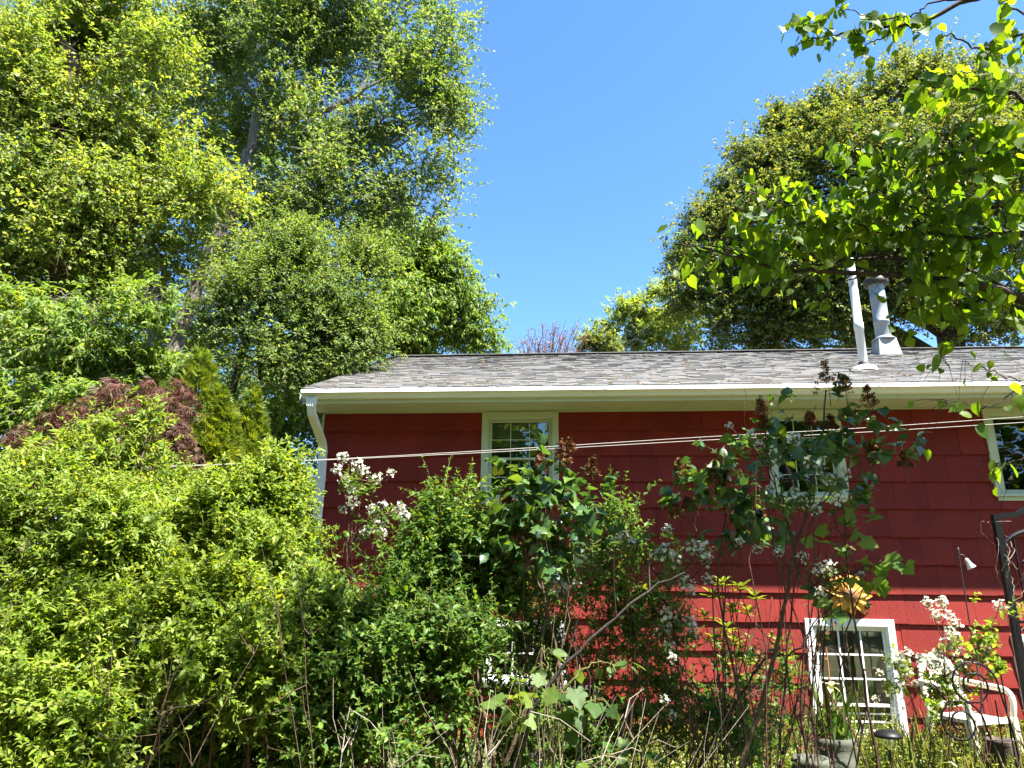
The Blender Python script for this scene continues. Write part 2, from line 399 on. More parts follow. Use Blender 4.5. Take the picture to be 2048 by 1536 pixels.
def leaves(root, rng, tmpl, pos, Mx, mat, parts=0, part='leaf', rest='foliage', min_px=0):
    """the leaves that show largest become parts of their own, all others one joined part"""
    o0 = np.array(root.location)
    V, F = tmpl
    if parts and len(pos):
        x, y, z = project(pos+Mx[:, :, 0]*.5)
        zz = np.maximum(z, .3)
        view = nrm(CAM-pos); nn = nrm(Mx[:, :, 2])
        area = np.linalg.norm(Mx[:, :, 0], axis=1)*FPX/zz*np.sqrt(.15+np.abs((view*nn).sum(1)))
        ok = (z > .3) & (x > 5) & (x < 2043) & (y > 5) & (y < 1531)
        area = np.where(ok, area, 0)*(1+.0*area)
        idx = np.argsort(-area)[:parts]; idx = idx[area[idx] > max(min_px, 1)]
        me = mesh_of(part, [(V, F)], mat)
        P = pos-o0
        for i in idx:
            o = bpy.data.objects.new(part, me); COL.objects.link(o); o.parent = root
            m = Mx[i]
            o.matrix_basis = Matrix(((m[0, 0], m[0, 1], m[0, 2], P[i, 0]), (m[1, 0], m[1, 1], m[1, 2], P[i, 1]), (m[2, 0], m[2, 1], m[2, 2], P[i, 2]), (0, 0, 0, 1)))
        keep = np.ones(len(pos), bool); keep[idx] = False
        pos, Mx = pos[keep], Mx[keep]
    if len(pos) == 0: return None
    N = len(pos)
    jit = V[None]*(1+rng.normal(0, .06, (N, len(V), 3)))
    jit[:, :, 2] += V[None, :, 0]**2*rng.normal(0, .12, (N, 1))
    W = np.einsum('nij,nvj->nvi', Mx, jit)+pos[:, None]-o0
    FF = (F[None]+np.arange(N)[:, None, None]*len(V)).reshape(-1, 3)
    me = mesh_of(rest, [(W.reshape(-1, 3), FF)], mat, tints=np.repeat(rng.random(N), len(F)))
    return obj(rest, me, root, kind='stuff' if parts else None)

def stems(root, name, chunks, mat):
    o0 = np.array(root.location)
    return obj(name, mesh_of(name, [(V-o0, F) for V, F in chunks], mat), root, kind='stuff' if name == 'twigs' else None)

def blobs_world(blobs, depth=.8):
    C, R = [], []
    for b in blobs:
        px, py, r, Y = b[:4]
        c = at(px, py, Y); rr = r*np.linalg.norm((c-CAM)@FW)/FPX
        C.append(c); R.append(rr)
    return np.array(C), np.array(R)

def sample(rng, C, R, n, clump, shell=.55, depth=.85):
    """n points gathered in clumps inside the blobs; also the clump centres and the blob each belongs to"""
    pr = R**2/np.sum(R**2)
    cc, cb = [], []
    for i, r in enumerate(R):
        m = max(3, int(2.2*(r/clump)**2))
        d = nrm(rng.normal(size=(m, 3))); u = (shell**3+(1-shell**3)*rng.random(m))**(1/3)
        p = d*u[:, None]*r; p[:, 1] *= depth
        cc.append(C[i]+p); cb += [i]*m
    cc = np.concatenate(cc); cb = np.array(cb)
    wts = pr[cb]/np.bincount(cb)[cb]
    k = rng.choice(len(cc), n, p=wts/wts.sum())
    P = cc[k]+rng.normal(0, clump*.42, (n, 3))
    return P, cb[k], cc, cb

def limb_paths(rng, nodes, ends, n=7, sag=.12, wob=.05):
    """curved limbs from the nearest lower node of the trunk to each end"""
    nodes = np.asarray(nodes); out = []
    for e in ends:
        d = np.linalg.norm(nodes-e, axis=1)+np.maximum(0, nodes[:, 2]-e[2]+.2*d_len(nodes, e))*1.5
        s = nodes[np.argmin(d)]
        t = np.linspace(0, 1, n)[:, None]
        ln = np.linalg.norm(e-s)
        p = s*(1-t)+e*t
        p[:, 2] += sag*ln*np.sin(np.pi*t[:, 0])
        p[1:-1] += rng.normal(0, wob*ln, (n-2, 3))*.6
        out.append(p)
    return np.array(out)
def d_len(nodes, e):
    return np.linalg.norm(nodes[:, :2]-e[:2], axis=1)

# thin places in the crowns where the photograph lets the trunks be seen: sight line, width and the trunk's depth
TRUNK_GAPS = [(352, 680, 26, 4.1), (372, 635, 26, 4.1), (395, 580, 22, 4.1), (442, 460, 22, 4.1), (462, 420, 18, 4.1), (118, 540, 26, 1.1), (120, 590, 26, 1.1), (302, 585, 24, 6.3), (322, 590, 20, 6.3), (138, 85, 22, 1.1), (145, 130, 20, 1.1), (118, 265, 24, 1.1), (655, 215, 24, 4.1), (700, 200, 22, 4.1), (510, 290, 18, 4.1), (500, 165, 20, 4.6), (755, 130, 14, 4.1)]
def tree(name, label, cat, group, trunk, blobs, mat, bark, seed, n, k=6, leaf=.09, ln=(.35, .7), clump=.6, limbs=60, tmpl=None, parts=0,
         r0=.2, up=.8, rnd=.55, droop=.25, alpha=58, leafdroop=.2, shell=.5, extra=(), margin=160, trunk_name='trunk', twigs=True, single=False, min_px=0, limb_r=.035, min_limb=.006):
    """trunk: list of (px,py,Y,radius m) from the ground up; extra: further limbs of the same form"""
    rng = np.random.default_rng(seed)
    tp = np.array([at(a, b, c) for a, b, c, r in trunk]); tr = [r for *_, r in trunk]
    foot = tp[0].copy()
    if foot[2] > GZ-.05: tp = np.concatenate([[[foot[0], foot[1], GZ-.1]], tp]); tr = [tr[0]*1.15]+tr
    root = thing(name, label, cat, (tp[0][0], tp[0][1], GZ), group)
    def path(pts, rad, s):
        m = max(8, 5*len(pts)); p = spline(pts, m); rr = np.interp(np.linspace(0, len(rad)-1, m), np.arange(len(rad)), rad)
        p[1:-1] += rng.normal(0, .12*np.mean(rad), (m-2, 3)); return p, rr
    p, r = path(tp, tr, 9); ch = [tubes(p, r, 10)]; nodes = [p[len(p)//4:]]
    for ex in extra:
        q = np.array([at(a, b, c) for a, b, c, _ in ex]); pp, rr = path(q, [e[3] for e in ex], 7)
        ch.append(tubes(pp, rr, 7)); nodes.append(pp)
    nodes = np.concatenate(nodes)
    C, R = blobs_world(blobs)
    P, bi, cc, cb = sample(rng, C, R, n, clump, shell)
    sel = rng.choice(len(cc), min(limbs, len(cc)), replace=False)
    if len(sel):
        lp = limb_paths(rng, nodes, cc[sel]); L_ = np.linalg.norm(lp[:, -1]-lp[:, 0], axis=1)
        rr = np.clip(limb_r*(L_/2)[:, None], .012, r0*.45)*np.linspace(1, .18, 7)[None]
        ch.append(tubes(lp, np.maximum(rr, min_limb), 5))
    P = P+rng.normal(0, 1, P.shape)*(R[bi]*np.where(rng.random(n) < .45, .22, .05))[:, None]
    d = nrm(P-C[bi])*.8+np.array([0, 0, .35])+rng.normal(0, .45, P.shape)
    pos, Mx, tw = shoots(rng, P-nrm(d)*.45*np.mean(ln), d, rng.uniform(*ln, n), k, leaf, droop, alpha, leafdroop, up*.5, rnd, single, .7, SUN*.75+nrm(P-C[bi])*.35)
    stems(root, trunk_name, ch, bark)
    if twigs:
        x, y, z = project(tw[:, 0]); kk = (x > -80) & (x < 2130) & (y > -80)
        if kk.any(): stems(root, 'twigs', [tubes(tw[kk], np.linspace(.5, .2, 4)[None]*np.full((kk.sum(), 1), .02*np.mean(ln)), 3)], bark)
    if margin: pos, Mx = cull(pos, Mx, margin)
    x, y, z = project(pos); kk = np.ones(len(pos), bool)
    for ox, oy, orad, oY in TRUNK_GAPS:
        kk &= ~(((x-ox)**2+(y-oy)**2 < (orad*rng.uniform(.6, 1.15, len(x)))**2) & (pos[:, 1] < oY) & (rng.random(len(x)) < .9))
    pos, Mx = pos[kk], Mx[kk]
    leaves(root, rng, tmpl or diamond(), pos, Mx, mat, parts, rest='crown', min_px=min_px)
    return root

def shrub(name, label, cat, group, base, blobs, mat, seed, n, k=7, leaf=.05, ln=(.18, .4), clump=.22, nst=40, tmpl=None, parts=300,
          stem_mat=None, stem_r=.009, up=.9, rnd=.4, droop=.18, alpha=55, leafdroop=.1, shell=.35, spread=.35, min_px=10, single=False, upd=.5, tipsize=.6, twig_mat=None, bow=.12):
    rng = np.random.default_rng(seed)
    b = at(*base); b[2] = GZ
    root = thing(name, label, cat, b, group)
    C, R = blobs_world(blobs)
    P, bi, cc, cb = sample(rng, C, R, n, clump, shell)
    sel = rng.choice(len(cc), min(nst, len(cc)), replace=False); E = cc[sel]
    S = np.stack([b[0]+rng.normal(0, spread, len(E))+(E[:, 0]-b[0])*.25, b[1]+rng.normal(0, spread*.7, len(E))+(E[:, 1]-b[1])*.25, np.full(len(E), GZ-.03)], 1)
    t = np.linspace(0, 1, 8)[None, :, None]; Lg = np.linalg.norm(E-S, axis=1)
    mid = S[:, None]*(1-t)+E[:, None]*t
    mid[..., 2] += (bow*Lg[:, None])*np.sin(np.pi*t[..., 0]); mid[:, 1:-1] += rng.normal(0, .018, (len(E), 6, 3))*Lg[:, None, None]
    rad = stem_r*rng.uniform(.6, 1.4, (len(E), 1))*np.linspace(1.1, .3, 8)[None]
    stems(root, 'stems', [tubes(mid, rad, 5)], stem_mat or M['twig'])
    d = nrm(P-C[bi])*.7+np.array([0, 0, upd])+rng.normal(0, .4, P.shape)
    pos, Mx, tw = shoots(rng, P-nrm(d)*.65*np.mean(ln), d, rng.uniform(*ln, n), k, leaf, droop, alpha, leafdroop, up*.55, rnd, single, tipsize, SUN*.55+nrm(P-C[bi])*.25)
    stems(root, 'twigs', [tubes(tw, np.linspace(1, .4, 4)[None]*np.full((n, 1), .0028), 3)], twig_mat or M['twig_green'])
    leaves(root, rng, tmpl or ovate(), pos, Mx, mat, parts, min_px=min_px)
    return root

# ------------------------------------------------------------------ ground
def build_ground():
    rng = np.random.default_rng(5)
    xs = np.concatenate([[-400, -120, -50], np.linspace(-25, 30, 56), [60, 130, 400]]); ys = np.concatenate([[-400, -120, -50], np.linspace(-25, 30, 56), [60, 130, 400]])
    X, Yg = np.meshgrid(xs, ys, indexing='ij')
    Z = GZ+.02*np.sin(X*1.7)*np.cos(Yg*1.3)+rng.normal(0, .012, X.shape)
    Z[(X > -1.2) & (X < 14) & (Yg > -.9) & (Yg < 10)] = GZ-.03
    n = len(ys); V = np.stack([X, Yg, Z], -1).reshape(-1, 3)
    i, j = np.meshgrid(np.arange(len(xs)-1), np.arange(n-1), indexing='ij')
    F = np.stack([i*n+j, (i+1)*n+j, (i+1)*n+j+1, i*n+j+1], -1).reshape(-1, 4)
    obj('ground', mesh_of('ground', [(V, F)], M['ground']), kind='structure', label='soil and rough grass of the garden around the red house')
build_ground()

# ------------------------------------------------------------------ the house
HX0, HX1, HD = 0., 13.0, 8.9
WIN = [  # x0, x1, z0, z1 (outside of the casing), centre rail z, rows, cols, what hangs inside
    (2.25, 3.31, 2.985, 4.262, 3.62, 2, 3, 'blind'), (6.08, 7.06, 3.03, 4.262, 3.64, 2, 3, 'none'), (8.87, 9.95, 3.055, 4.262, None, 1, 1, 'none'),
    (6.335, 7.40, .20, 1.60, .62, 3, 3, 'screen'), (2.30, 3.38, .72, 1.52, None, 2, 3, 'blind'), (8.74, 9.80, .20, 1.45, None, 1, 1, 'screen')]
CW = .085                                               # casing width
def minus(rects, r):
    out = []
    for a in rects:
        x0, x1, z0, z1 = a; X0, X1, Z0, Z1 = r
        if x1 <= X0 or x0 >= X1 or z1 <= Z0 or z0 >= Z1: out.append(a); continue
        if x0 < X0: out.append((x0, X0, z0, z1))
        if x1 > X1: out.append((X1, x1, z0, z1))
        a0, a1 = max(x0, X0), min(x1, X1)
        if z0 < Z0: out.append((a0, a1, z0, Z0))
        if z1 > Z1: out.append((a0, a1, Z1, z1))
    return out

def build_house():
    rng = np.random.default_rng(11)
    house = thing('house', 'dark red shingled house with white windows and a grey low-pitched roof', 'house', (0, 0, GZ))
    o0 = np.array([0, 0, GZ])
    def part(name, chunks, mat, parent=house, smooth=False, **k):
        return obj(name, mesh_of(name, [(V-o0, F) for V, F in chunks], mat, smooth), parent, **k)
    # --- front wall behind the shingles, opened for the windows
    rects = [(HX0, HX1, -.3, 4.30)]
    for x0, x1, z0, z1, *_ in WIN: rects = minus(rects, (x0+CW, x1-CW, z0+.09, z1-CW))
    wall = part('wall', [box(a, b, 0., .14, c, d) for a, b, c, d in rects], M['red'])
    part('wall', [box(HX0, HX0+.14, .14, HD, -.3, 4.30), box(HX1-.14, HX1, .14, HD, -.3, 4.30), box(HX0+.14, HX1-.14, HD-.14, HD, -.3, 4.30)], M['red'])
    gv = lambda x: (np.array([[x, 0.02, 4.30], [x, HD-.02, 4.30], [x, 4.453, 6.50], [x+.12, .02, 4.30], [x+.12, HD-.02, 4.30], [x+.12, 4.453, 6.50]]), None)
    for x in (HX0, HX1-.12):
        V = gv(x)[0]
        part('gable', [(V, np.array([[0, 1, 2], [3, 5, 4]])), (V, np.array([[0, 3, 4, 1], [1, 4, 5, 2], [2, 5, 3, 0]]))], M['red'])
    part('room_floor', [box(.16, HX1-.16, .16, HD-.16, 2.15, 2.35), box(.16, HX1-.16, .16, HD-.16, -.02, .16)], M['room'])
    part('room_wall', [box(.16, HX1-.16, 4.0, 4.1, .17, 2.14), box(.16, HX1-.16, 4.0, 4.1, 2.36, 4.28)], M['room'])
    part('ceiling', [box(.16, HX1-.16, .0, HD-.16, 4.30, 4.34)], M['room'])
    # --- shingles of the front wall
    pcs = []
    for k in range(0, 13):
        zb = 4.0-.35*k; zt = min(zb+.35, 4.262)
        if zb < -.3: break
        x = HX0+.002
        while x < HX1:
            wd = rng.choice([rng.uniform(.14, .30), rng.uniform(.28, .46), rng.uniform(.42, .62)], p=[.30, .45, .25]) if x > 3.3 else rng.uniform(.38, .75)
            xe = min(x+wd, HX1)
            if HX1-xe < .1: xe = HX1
            jz = rng.normal(0, .0025)
            R_ = [(x, xe-.0025, zb+jz, zt)]
            for a, b, c, d, *_ in WIN: R_ = minus(R_, (a+.03, b-.03, c+.03, d-.03))
            for r in R_:
                if r[1]-r[0] > .02 and r[3]-r[2] > .02: pcs.append((r, zb, zt, k))
            x = xe
    def wedge(r, zb, zt, lift):
        x0, x1, z0, z1 = r
        th = lambda z: -.006-.030*(1-(z-zb)/.35)-lift
        y0, y1 = th(z0), th(z1)
        return np.array([[x0, y0, z0], [x1, y0, z0], [x1, 0, z0], [x0, 0, z0], [x0, y1, z1], [x1, y1, z1], [x1, 0, z1], [x0, 0, z1]]), BOXF
    def vis(p):
        c = np.array([(p[0][0]+p[0][1])/2, 0, (p[0][2]+p[0][3])/2]); x, y, z = project(c[None])
        ok = (x[0] > 0) & (x[0] < 2060) & (y[0] < 1480)
        return (0 if ok else 10)+ (0 if p[0][1]-p[0][0] > .1 else 1)+ max(0, (y[0]-1300)/400)
    pcs.sort(key=vis)
    rest = []
    for i, (r, zb, zt, k) in enumerate(pcs):
        V, F = wedge(r, zb, zt, abs(rng.normal(0, .002)))
        if i < 300:
            part('shingle', [(V, F)], M['red'], wall)
        else: rest.append((V, F))
    if rest:
        me = mesh_of('shingles', [(V-o0, F) for V, F in rest], M['red'], False, np.repeat(rng.random(len(rest)), 6)); obj('shingles', me, wall, kind='stuff')
    # --- roof
    eY, eZ, rY, rZ = -.62, 4.50, 4.453, 6.632
    RX0, RX1 = -.13, HX1+.13
    sl = np.array([0, rY-eY, rZ-eZ]); Ls = np.linalg.norm(sl); u = sl/Ls; nv = np.array([0, -u[2], u[1]])
    bY = 2*rY-eY
    V = np.array([[RX0, eY, eZ-.03], [RX1, eY, eZ-.03], [RX1, rY, rZ-.03], [RX0, rY, rZ-.03], [RX0, bY, eZ-.03], [RX1, bY, eZ-.03]])
    V = np.concatenate([V, V-np.array([0, 0, .05])])
    roof = part('roof', [(V, np.array([[0, 1, 2, 3], [3, 2, 5, 4], [7, 6, 9, 8], [8, 9, 10, 11], [0, 6, 7, 1], [4, 5, 11, 10], [0, 3, 9, 6], [3, 4, 10, 9], [1, 7, 8, 2], [2, 8, 11, 5]]))], M['roofdeck'])
    ex = .142; tabs = []
    rows = int(Ls/ex)
    for r in range(rows+1):
        s0 = r*ex-.02; s1 = min(s0+ex+.03, Ls)
        x = RX0+rng.uniform(-.2, 0)
        while x < RX1:
            wd = rng.uniform(.07, .27); a, b = max(x, RX0), min(x+wd, RX1); x += wd
            if b-a < .02: continue
            tabs.append((r, a, b-.002, s0+rng.choice([0, .012, -.01])*.6, s1, .006+rng.choice([0, .003, .006])))
    def tab(t):
        r, a, b, s0, s1, th = t
        f = np.array([0, eY, eZ-.03])
        q = []
        for lift in (0, 1):
            for xx, s in ((a, s0), (b, s0), (b, s1), (a, s1)):
                l = (th+.004 if s == s0 else .003) if lift else -.001
                q.append(f+np.array([xx, 0, 0])+u*s+nv*l)
        return np.array(q), BOXF
    def front(t):
        x, y, z = project(np.array([[(t[1]+t[2])/2, eY+u[1]*t[3], eZ+u[2]*t[3]]])); return t[0]-(t[2]-t[1])*3+(0 if 0 < x[0] < 2050 else 100)
    tabs.sort(key=front)
    for t in tabs[:300]: part('roof_shingle', [tab(t)], M['roof'], roof)
    rs = tabs[300:]
    me = mesh_of('roof_shingles', [(tab(t)[0]-o0, BOXF) for t in rs], M['roof'], False, np.repeat(rng.random(len(rs)), 6)); obj('roof_shingles', me, roof, kind='stuff')
    # back slope as one mesh of courses
    nb = np.array([0, u[2], u[1]]); ub = np.array([0, -u[1], u[2]]); ch = []; fb = np.array([0, bY, eZ-.03])
    for r in range(rows+1):
        s0, s1 = r*ex-.02, min(r*ex+ex, Ls)
        ch.append((np.array([fb+np.array([xx, 0, 0])+ub*s+nb*l for l in (-.001, .012) for xx, s in ((RX0, s0), (RX1, s0), (RX1, s1), (RX0, s1))]), BOXF))
    me = mesh_of('roof_shingles', [(V-o0, F) for V, F in ch], M['roof'], False, np.repeat(rng.random(len(ch)), 6)); obj('roof_shingles', me, roof, kind='stuff')
    x = RX0; ch = []
    while x < RX1:
        xe = min(x+.3, RX1); h = rng.uniform(0, .006)
        for sg in (-1, 1):
            p0 = np.array([x, rY, rZ+.006+h]); p1 = np.array([x, rY+sg*.15, rZ-.15*.42+.010+h]); dx = np.array([xe-x+.02, 0, 0]); dz = np.array([0, 0, .012])
            ch.append((np.array([p0, p0+dx, p1+dx, p1, p0+dz, p0+dx+dz, p1+dx+dz, p1+dz]), BOXF))
        x = xe
    part('ridge_cap', ch, M['roofdeck'], roof)
    # --- eaves: soffit, fascia, frieze, drip edge, gutter, rakes
    xs = [RX0+.03, 2.36, 4.97, 7.40, 10.1, RX1-.03]
    for i in range(5): part('soffit', [box(xs[i]+.0015, xs[i+1]-.0015, -.575, -.002, 4.283+.002*(i % 2), 4.298)], M['trim'])
    part('fascia', [box(RX0+.02, RX1-.02, -.60, -.577, 4.262, 4.455)], M['trim'])
    for a, b, c in ((HX0, 2.24, 0), (2.243, 5.3, .002), (5.303, 8.8, 0), (8.803, HX1, .002)): part('frieze_board', [box(a, b, -.026-c, -.004, 4.264-c, 4.281)], M['trim'])
    part('bed_moulding', [box(HX0+.02, HX1, -.574, -.548, 4.262, 4.281)], M['trim'])
    part('drip_edge', [box(RX0-.004, RX1+.004, eY-.012, eY+.03, eZ-.045, eZ-.028)], M['gutter'])
    prof = [(-.602, 4.445), (-.602, 4.345), (-.655, 4.345), (-.662, 4.352), (-.668, 4.375), (-.690, 4.395), (-.715, 4.405), (-.730, 4.410), (-.718, 4.444), (-.708, 4.456), (-.708, 4.452), (-.708, 4.418), (-.680, 4.398), (-.658, 4.378), (-.652, 4.354), (-.610, 4.354), (-.608, 4.440)]
    prof = [(y, z-.028) for y, z in prof]
    n = len(prof); gx0, gx1 = -.10, RX1
    V = np.array([[x, y, z] for x in (gx0, gx1) for y, z in prof]); F = np.array([[i, (i+1) % n, n+(i+1) % n, n+i] for i in range(n)])
    cap = [[y, z-.028] for y, z in [[-.602, 4.345], [-.655, 4.345], [-.668, 4.375], [-.715, 4.408], [-.722, 4.416], [-.722, 4.452], [-.602, 4.445]]]
    ends = []
    for x in (gx0-.003, gx1+.001):
        ends.append((np.array([[x, y, z] for y, z in cap]+[[x+.002, y, z] for y, z in cap]), np.array([[0, 1, 2, 3, 4, 5, 6], [13, 12, 11, 10, 9, 8, 7]])))
    part('gutter', [(V, F)]+ends, M['gutter'])
    part('gutter_joint', [box(x, x+.05, -.7345, -.7325, 4.382, 4.424) for x in (3.9, 7.3)], M['gutter'])
    for x in (RX0-.022, RX1):
        V = np.array([[x, eY, eZ-.05], [x, rY, rZ-.05], [x, bY, eZ-.05], [x, bY, eZ-.20], [x, rY, rZ-.20], [x, eY, eZ-.20]]); V = np.concatenate([V, V+np.array([.022, 0, 0])])
        part('rake_board', [(V, np.array([[0, 1, 4, 5], [1, 2, 3, 4], [6, 11, 10, 7], [7, 10, 9, 8], [0, 6, 7, 1], [1, 7, 8, 2], [3, 9, 10, 4], [4, 10, 11, 5], [0, 5, 11, 6], [2, 8, 9, 3]]))], M['trim'])
    part('corner_board', [box(-.028, -.001, -.035, .08, -.2, 4.262)], M['trim'])
    # --- downspout, fluted rectangle swept along its bends
    path = np.array([[.03, -.655, 4.320], [.03, -.650, 4.22], [.03, -.60, 4.12], [.035, -.14, 3.83], [.04, -.085, 3.74], [.045, -.082, 3.4], [.045, -.082, 2.], [.045, -.082, .35], [.045, -.14, .25], [.045, -.34, .20]])
    fl = []
    hw, hd = .050, .036
    for s, (a, b) in enumerate((((-hw, -hd), (hw, -hd)), ((hw, -hd), (hw, hd)), ((hw, hd), (-hw, hd)), ((-hw, hd), (-hw, -hd)))):
        m = 8
        for i in range(m):
            t = i/m; x, y = a[0]+(b[0]-a[0])*t, a[1]+(b[1]-a[1])*t; k = .005*(i % 2)
            fl.append((x*(1-k/hw), y*(1-k/hd)))
    fl = np.array(fl); m = len(fl); T = nrm(np.gradient(path, axis=0)); rings = []
    for p, t in zip(path, T):
        X = np.array([1., 0, 0]); Yv = nrm(np.cross(t, X)); sc = 1.35 if p[2] > 4.3 else 1.
        rings.append(p+fl[:, :1]*X*sc+fl[:, 1:]*Yv*sc)
    F = np.array([[i*m+j, i*m+(j+1) % m, (i+1)*m+(j+1) % m, (i+1)*m+j] for i in range(len(path)-1) for j in range(m)])
    ds = part('downspout', [(np.concatenate(rings), F)], M['gutter'])
    part('strap', [box(-.012, .102, -.121, -.02, z, z+.03) for z in (3.3, 1.9)], M['gutter'], ds)
    # --- windows
    for x0, x1, z0, z1, rail, rows_, cols, hang in WIN:
        up = z0 > 2; pm = M['trim'] if up else M['white']
        zs = z0+.09
        win = part('window', [bbox(x0, x0+CW, -.048, .02, zs, z1), bbox(x1-CW, x1, -.048, .02, zs, z1), bbox(x0+CW+.001, x1-CW-.001, -.047, .02, z1-CW, z1)], pm)
        part('sill', [bbox(x0-.015, x1+.015, -.075, .02, zs-.04, zs-.001), bbox(x0+.01, x1-.01, -.05, .02, z0, zs-.042)], pm, win)
        a, b, c, d = x0+CW, x1-CW, zs, z1-CW
        part('jamb', [box(a, a+.018, -.03, .12, c, d), box(b-.018, b, -.03, .12, c, d), box(a+.019, b-.019, -.03, .12, d-.018, d), box(a+.019, b-.019, -.029, .12, c, c+.018)], pm, win)
        a += .02; b -= .02; c += .02; d -= .02
        sashes = [(c, d, .0)] if rail is None else [(rail-.02, d, .0), (c, rail+.02, .034)]
        for si, (s0, s1, y) in enumerate(sashes):
            f = .034; g = .030
            part('sash', [bbox(a, a+f, y, y+g, s0, s1), bbox(b-f, b, y, y+g, s0, s1), bbox(a+f+.001, b-f-.001, y+.001, y+g, s0, s0+f), bbox(a+f+.001, b-f-.001, y+.001, y+g, s1-f, s1)], pm, win)
            ia, ib, ic, id_ = a+f, b-f, s0+f, s1-f
            mw = .011 if up else .020
            for i in range(1, cols): 
                xx = ia+(ib-ia)*i/cols
                part('muntin', [box(xx-mw/2, xx+mw/2, y+.003, y+.022, ic, id_)], pm, win)
            for j in range(1, rows_):
                zz = ic+(id_-ic)*j/rows_
                part('muntin', [box(ia+(ib-ia)*i/cols+mw/2+.001, ia+(ib-ia)*(i+1)/cols-mw/2-.001, y+.004, y+.021, zz-mw/2, zz+mw/2) for i in range(cols)], pm, win)
            for i in range(cols):
                for j in range(rows_):
                    xa, xb = ia+(ib-ia)*i/cols, ia+(ib-ia)*(i+1)/cols; za, zb = ic+(id_-ic)*j/rows_, ic+(id_-ic)*(j+1)/rows_
                    part('pane', [box(xa+.006, xb-.006, y+.011, y+.014, za+.006, zb-.006)], M['glass'], win)
        if hang == 'blind':
            zz = d; ch = []
            while zz > d-.36: ch.append(box(a, b, .085, .091, zz-.026, zz)); zz -= .03
            part('blind', ch+[box(a, b, .082, .094, zz-.01, zz+.004)], M['blind'], win)
        if hang == 'screen':
            part('screen', [box(a, b, .070, .074, c, d)], M['curtain'], win)
    # --- roof fittings
    rz = lambda y: eZ+.42*(y-eY)-.03
    X, Y = 7.86, .92
    vp = part('vent_pipe', [lathe([(.062, rz(Y)-.05), (.062, rz(Y)+.62), (.070, rz(Y)+.625), (.070, rz(Y)+.74), (.062, rz(Y)+.745), (.062, rz(Y)+1.30), (.058, rz(Y)+1.31), (.058, rz(Y)+1.36), (.062, rz(Y)+1.37), (.062, rz(Y)+1.80), (.052, rz(Y)+1.80), (.052, rz(Y)+1.2)], 18, (X, Y, 0))], M['pvc'], smooth=True, label='tall white plastic vent pipe')
    part('collar', [lathe([(.072, rz(Y)+.02), (.078, rz(Y)+.09), (.064, rz(Y)+.115)], 18, (X, Y, 0))], M['rubber'], vp, True)
    part('flashing', [lathe([(.19, rz(Y)-.05), (.17, rz(Y)+.02), (.12, rz(Y)+.045), (.075, rz(Y)+.06)], 20, (X, Y, 0))], M['pvc'], vp, True)
    X, Y = 9.38, 3.5; z = rz(Y)
    fl = part('flue', [lathe([(.135, z+.30), (.135, z+.62), (.141, z+.625), (.141, z+.65), (.135, z+.655), (.135, z+1.1), (.142, z+1.11), (.142, z+1.13), (.135, z+1.14), (.135, z+1.42)], 20, (X, Y, 0))], M['galv'], smooth=True, label='round metal flue with a dark cap')
    part('boot', [(np.array([[X-.21, Y-.21, z-.12], [X+.21, Y-.21, z-.12], [X+.21, Y+.21, z-.0], [X-.21, Y+.21, z-.0], [X-.155, Y-.155, z+.27], [X+.155, Y-.155, z+.27], [X+.155, Y+.155, z+.27], [X-.155, Y+.155, z+.27]]), BOXF)], M['boot'], fl)
    part('collar', [lathe([(.14, z+.34), (.215, z+.285), (.21, z+.268), (.13, z+.268)], 20, (X, Y, 0))], M['galv'], fl, True)
    part('cap', [lathe([(.14, z+1.40), (.215, z+1.405), (.222, z+1.43), (.222, z+1.50), (.20, z+1.52), (.10, z+1.575), (.0, z+1.585)], 22, (X, Y, 0)), lathe([(.20, z+1.407), (.10, z+1.43), (.0, z+1.43)], 22, (X, Y, 0))], M['darkmetal'], fl, True)
build_house()

# ------------------------------------------------------------------ trees behind and left of the house
GT = 'tall trees left of the house'
tree('maple_tree', 'tall maple with pale leaning trunk, thin crown against the sky beside the house', 'tree', GT,
     [(300, 900, 4, .22), (335, 770, 4, .20), (362, 655, 4, .175), (398, 560, 4, .16), (440, 460, 4, .15), (480, 380, 4, .135), (505, 285, 4, .12), (525, 190, 4, .10), (575, 90, 4, .075), (640, 0, 4, .055), (690, -90, 4, .03)],
     [(650, 40, 110, 4), (770, 70, 80, 4), (880, 70, 42, 4), (830, 20, 50, 4.4), (560, 110, 100, 4), (870, 160, 60, 4.2), (800, 220, 95, 4), (905, 240, 34, 4), (700, 290, 100, 4), (855, 330, 50, 4), (600, 330, 120, 4.3), (880, 415, 32, 4), (800, 380, 55, 4), (690, 420, 120, 4), (480, 190, 100, 4.5), (420, 80, 100, 4.5), (520, 30, 100, 4.4), (330, 40, 90, 4.5), (540, 470, 110, 4), (930, 210, 22, 4), (900, 30, 30, 4), (640, -90, 160, 4)],
     L['maple'], M['bark_grey'], 21, 9500, k=7, leaf=.10, ln=(.35, .8), clump=.75, shell=.2, limbs=110, r0=.12,
     extra=[[(505, 270, 4, .085), (590, 238, 4, .075), (665, 215, 4, .065), (722, 182, 4, .055), (745, 110, 4, .035), (790, 20, 4, .02)],
            [(700, 205, 4, .04), (755, 275, 4, .03), (785, 350, 4, .02), (800, 410, 4, .01)], [(725, 180, 4, .035), (820, 130, 4.1, .025), (905, 60, 4.2, .012)],
            [(480, 385, 4, .07), (560, 350, 4.2, .05), (600, 345, 4.3, .03)], [(520, 200, 4, .06), (490, 160, 4.4, .045), (515, 110, 4.6, .03)], [(375, 300, 4.6, .05), (385, 180, 4.6, .04), (370, 60, 4.6, .03)]])
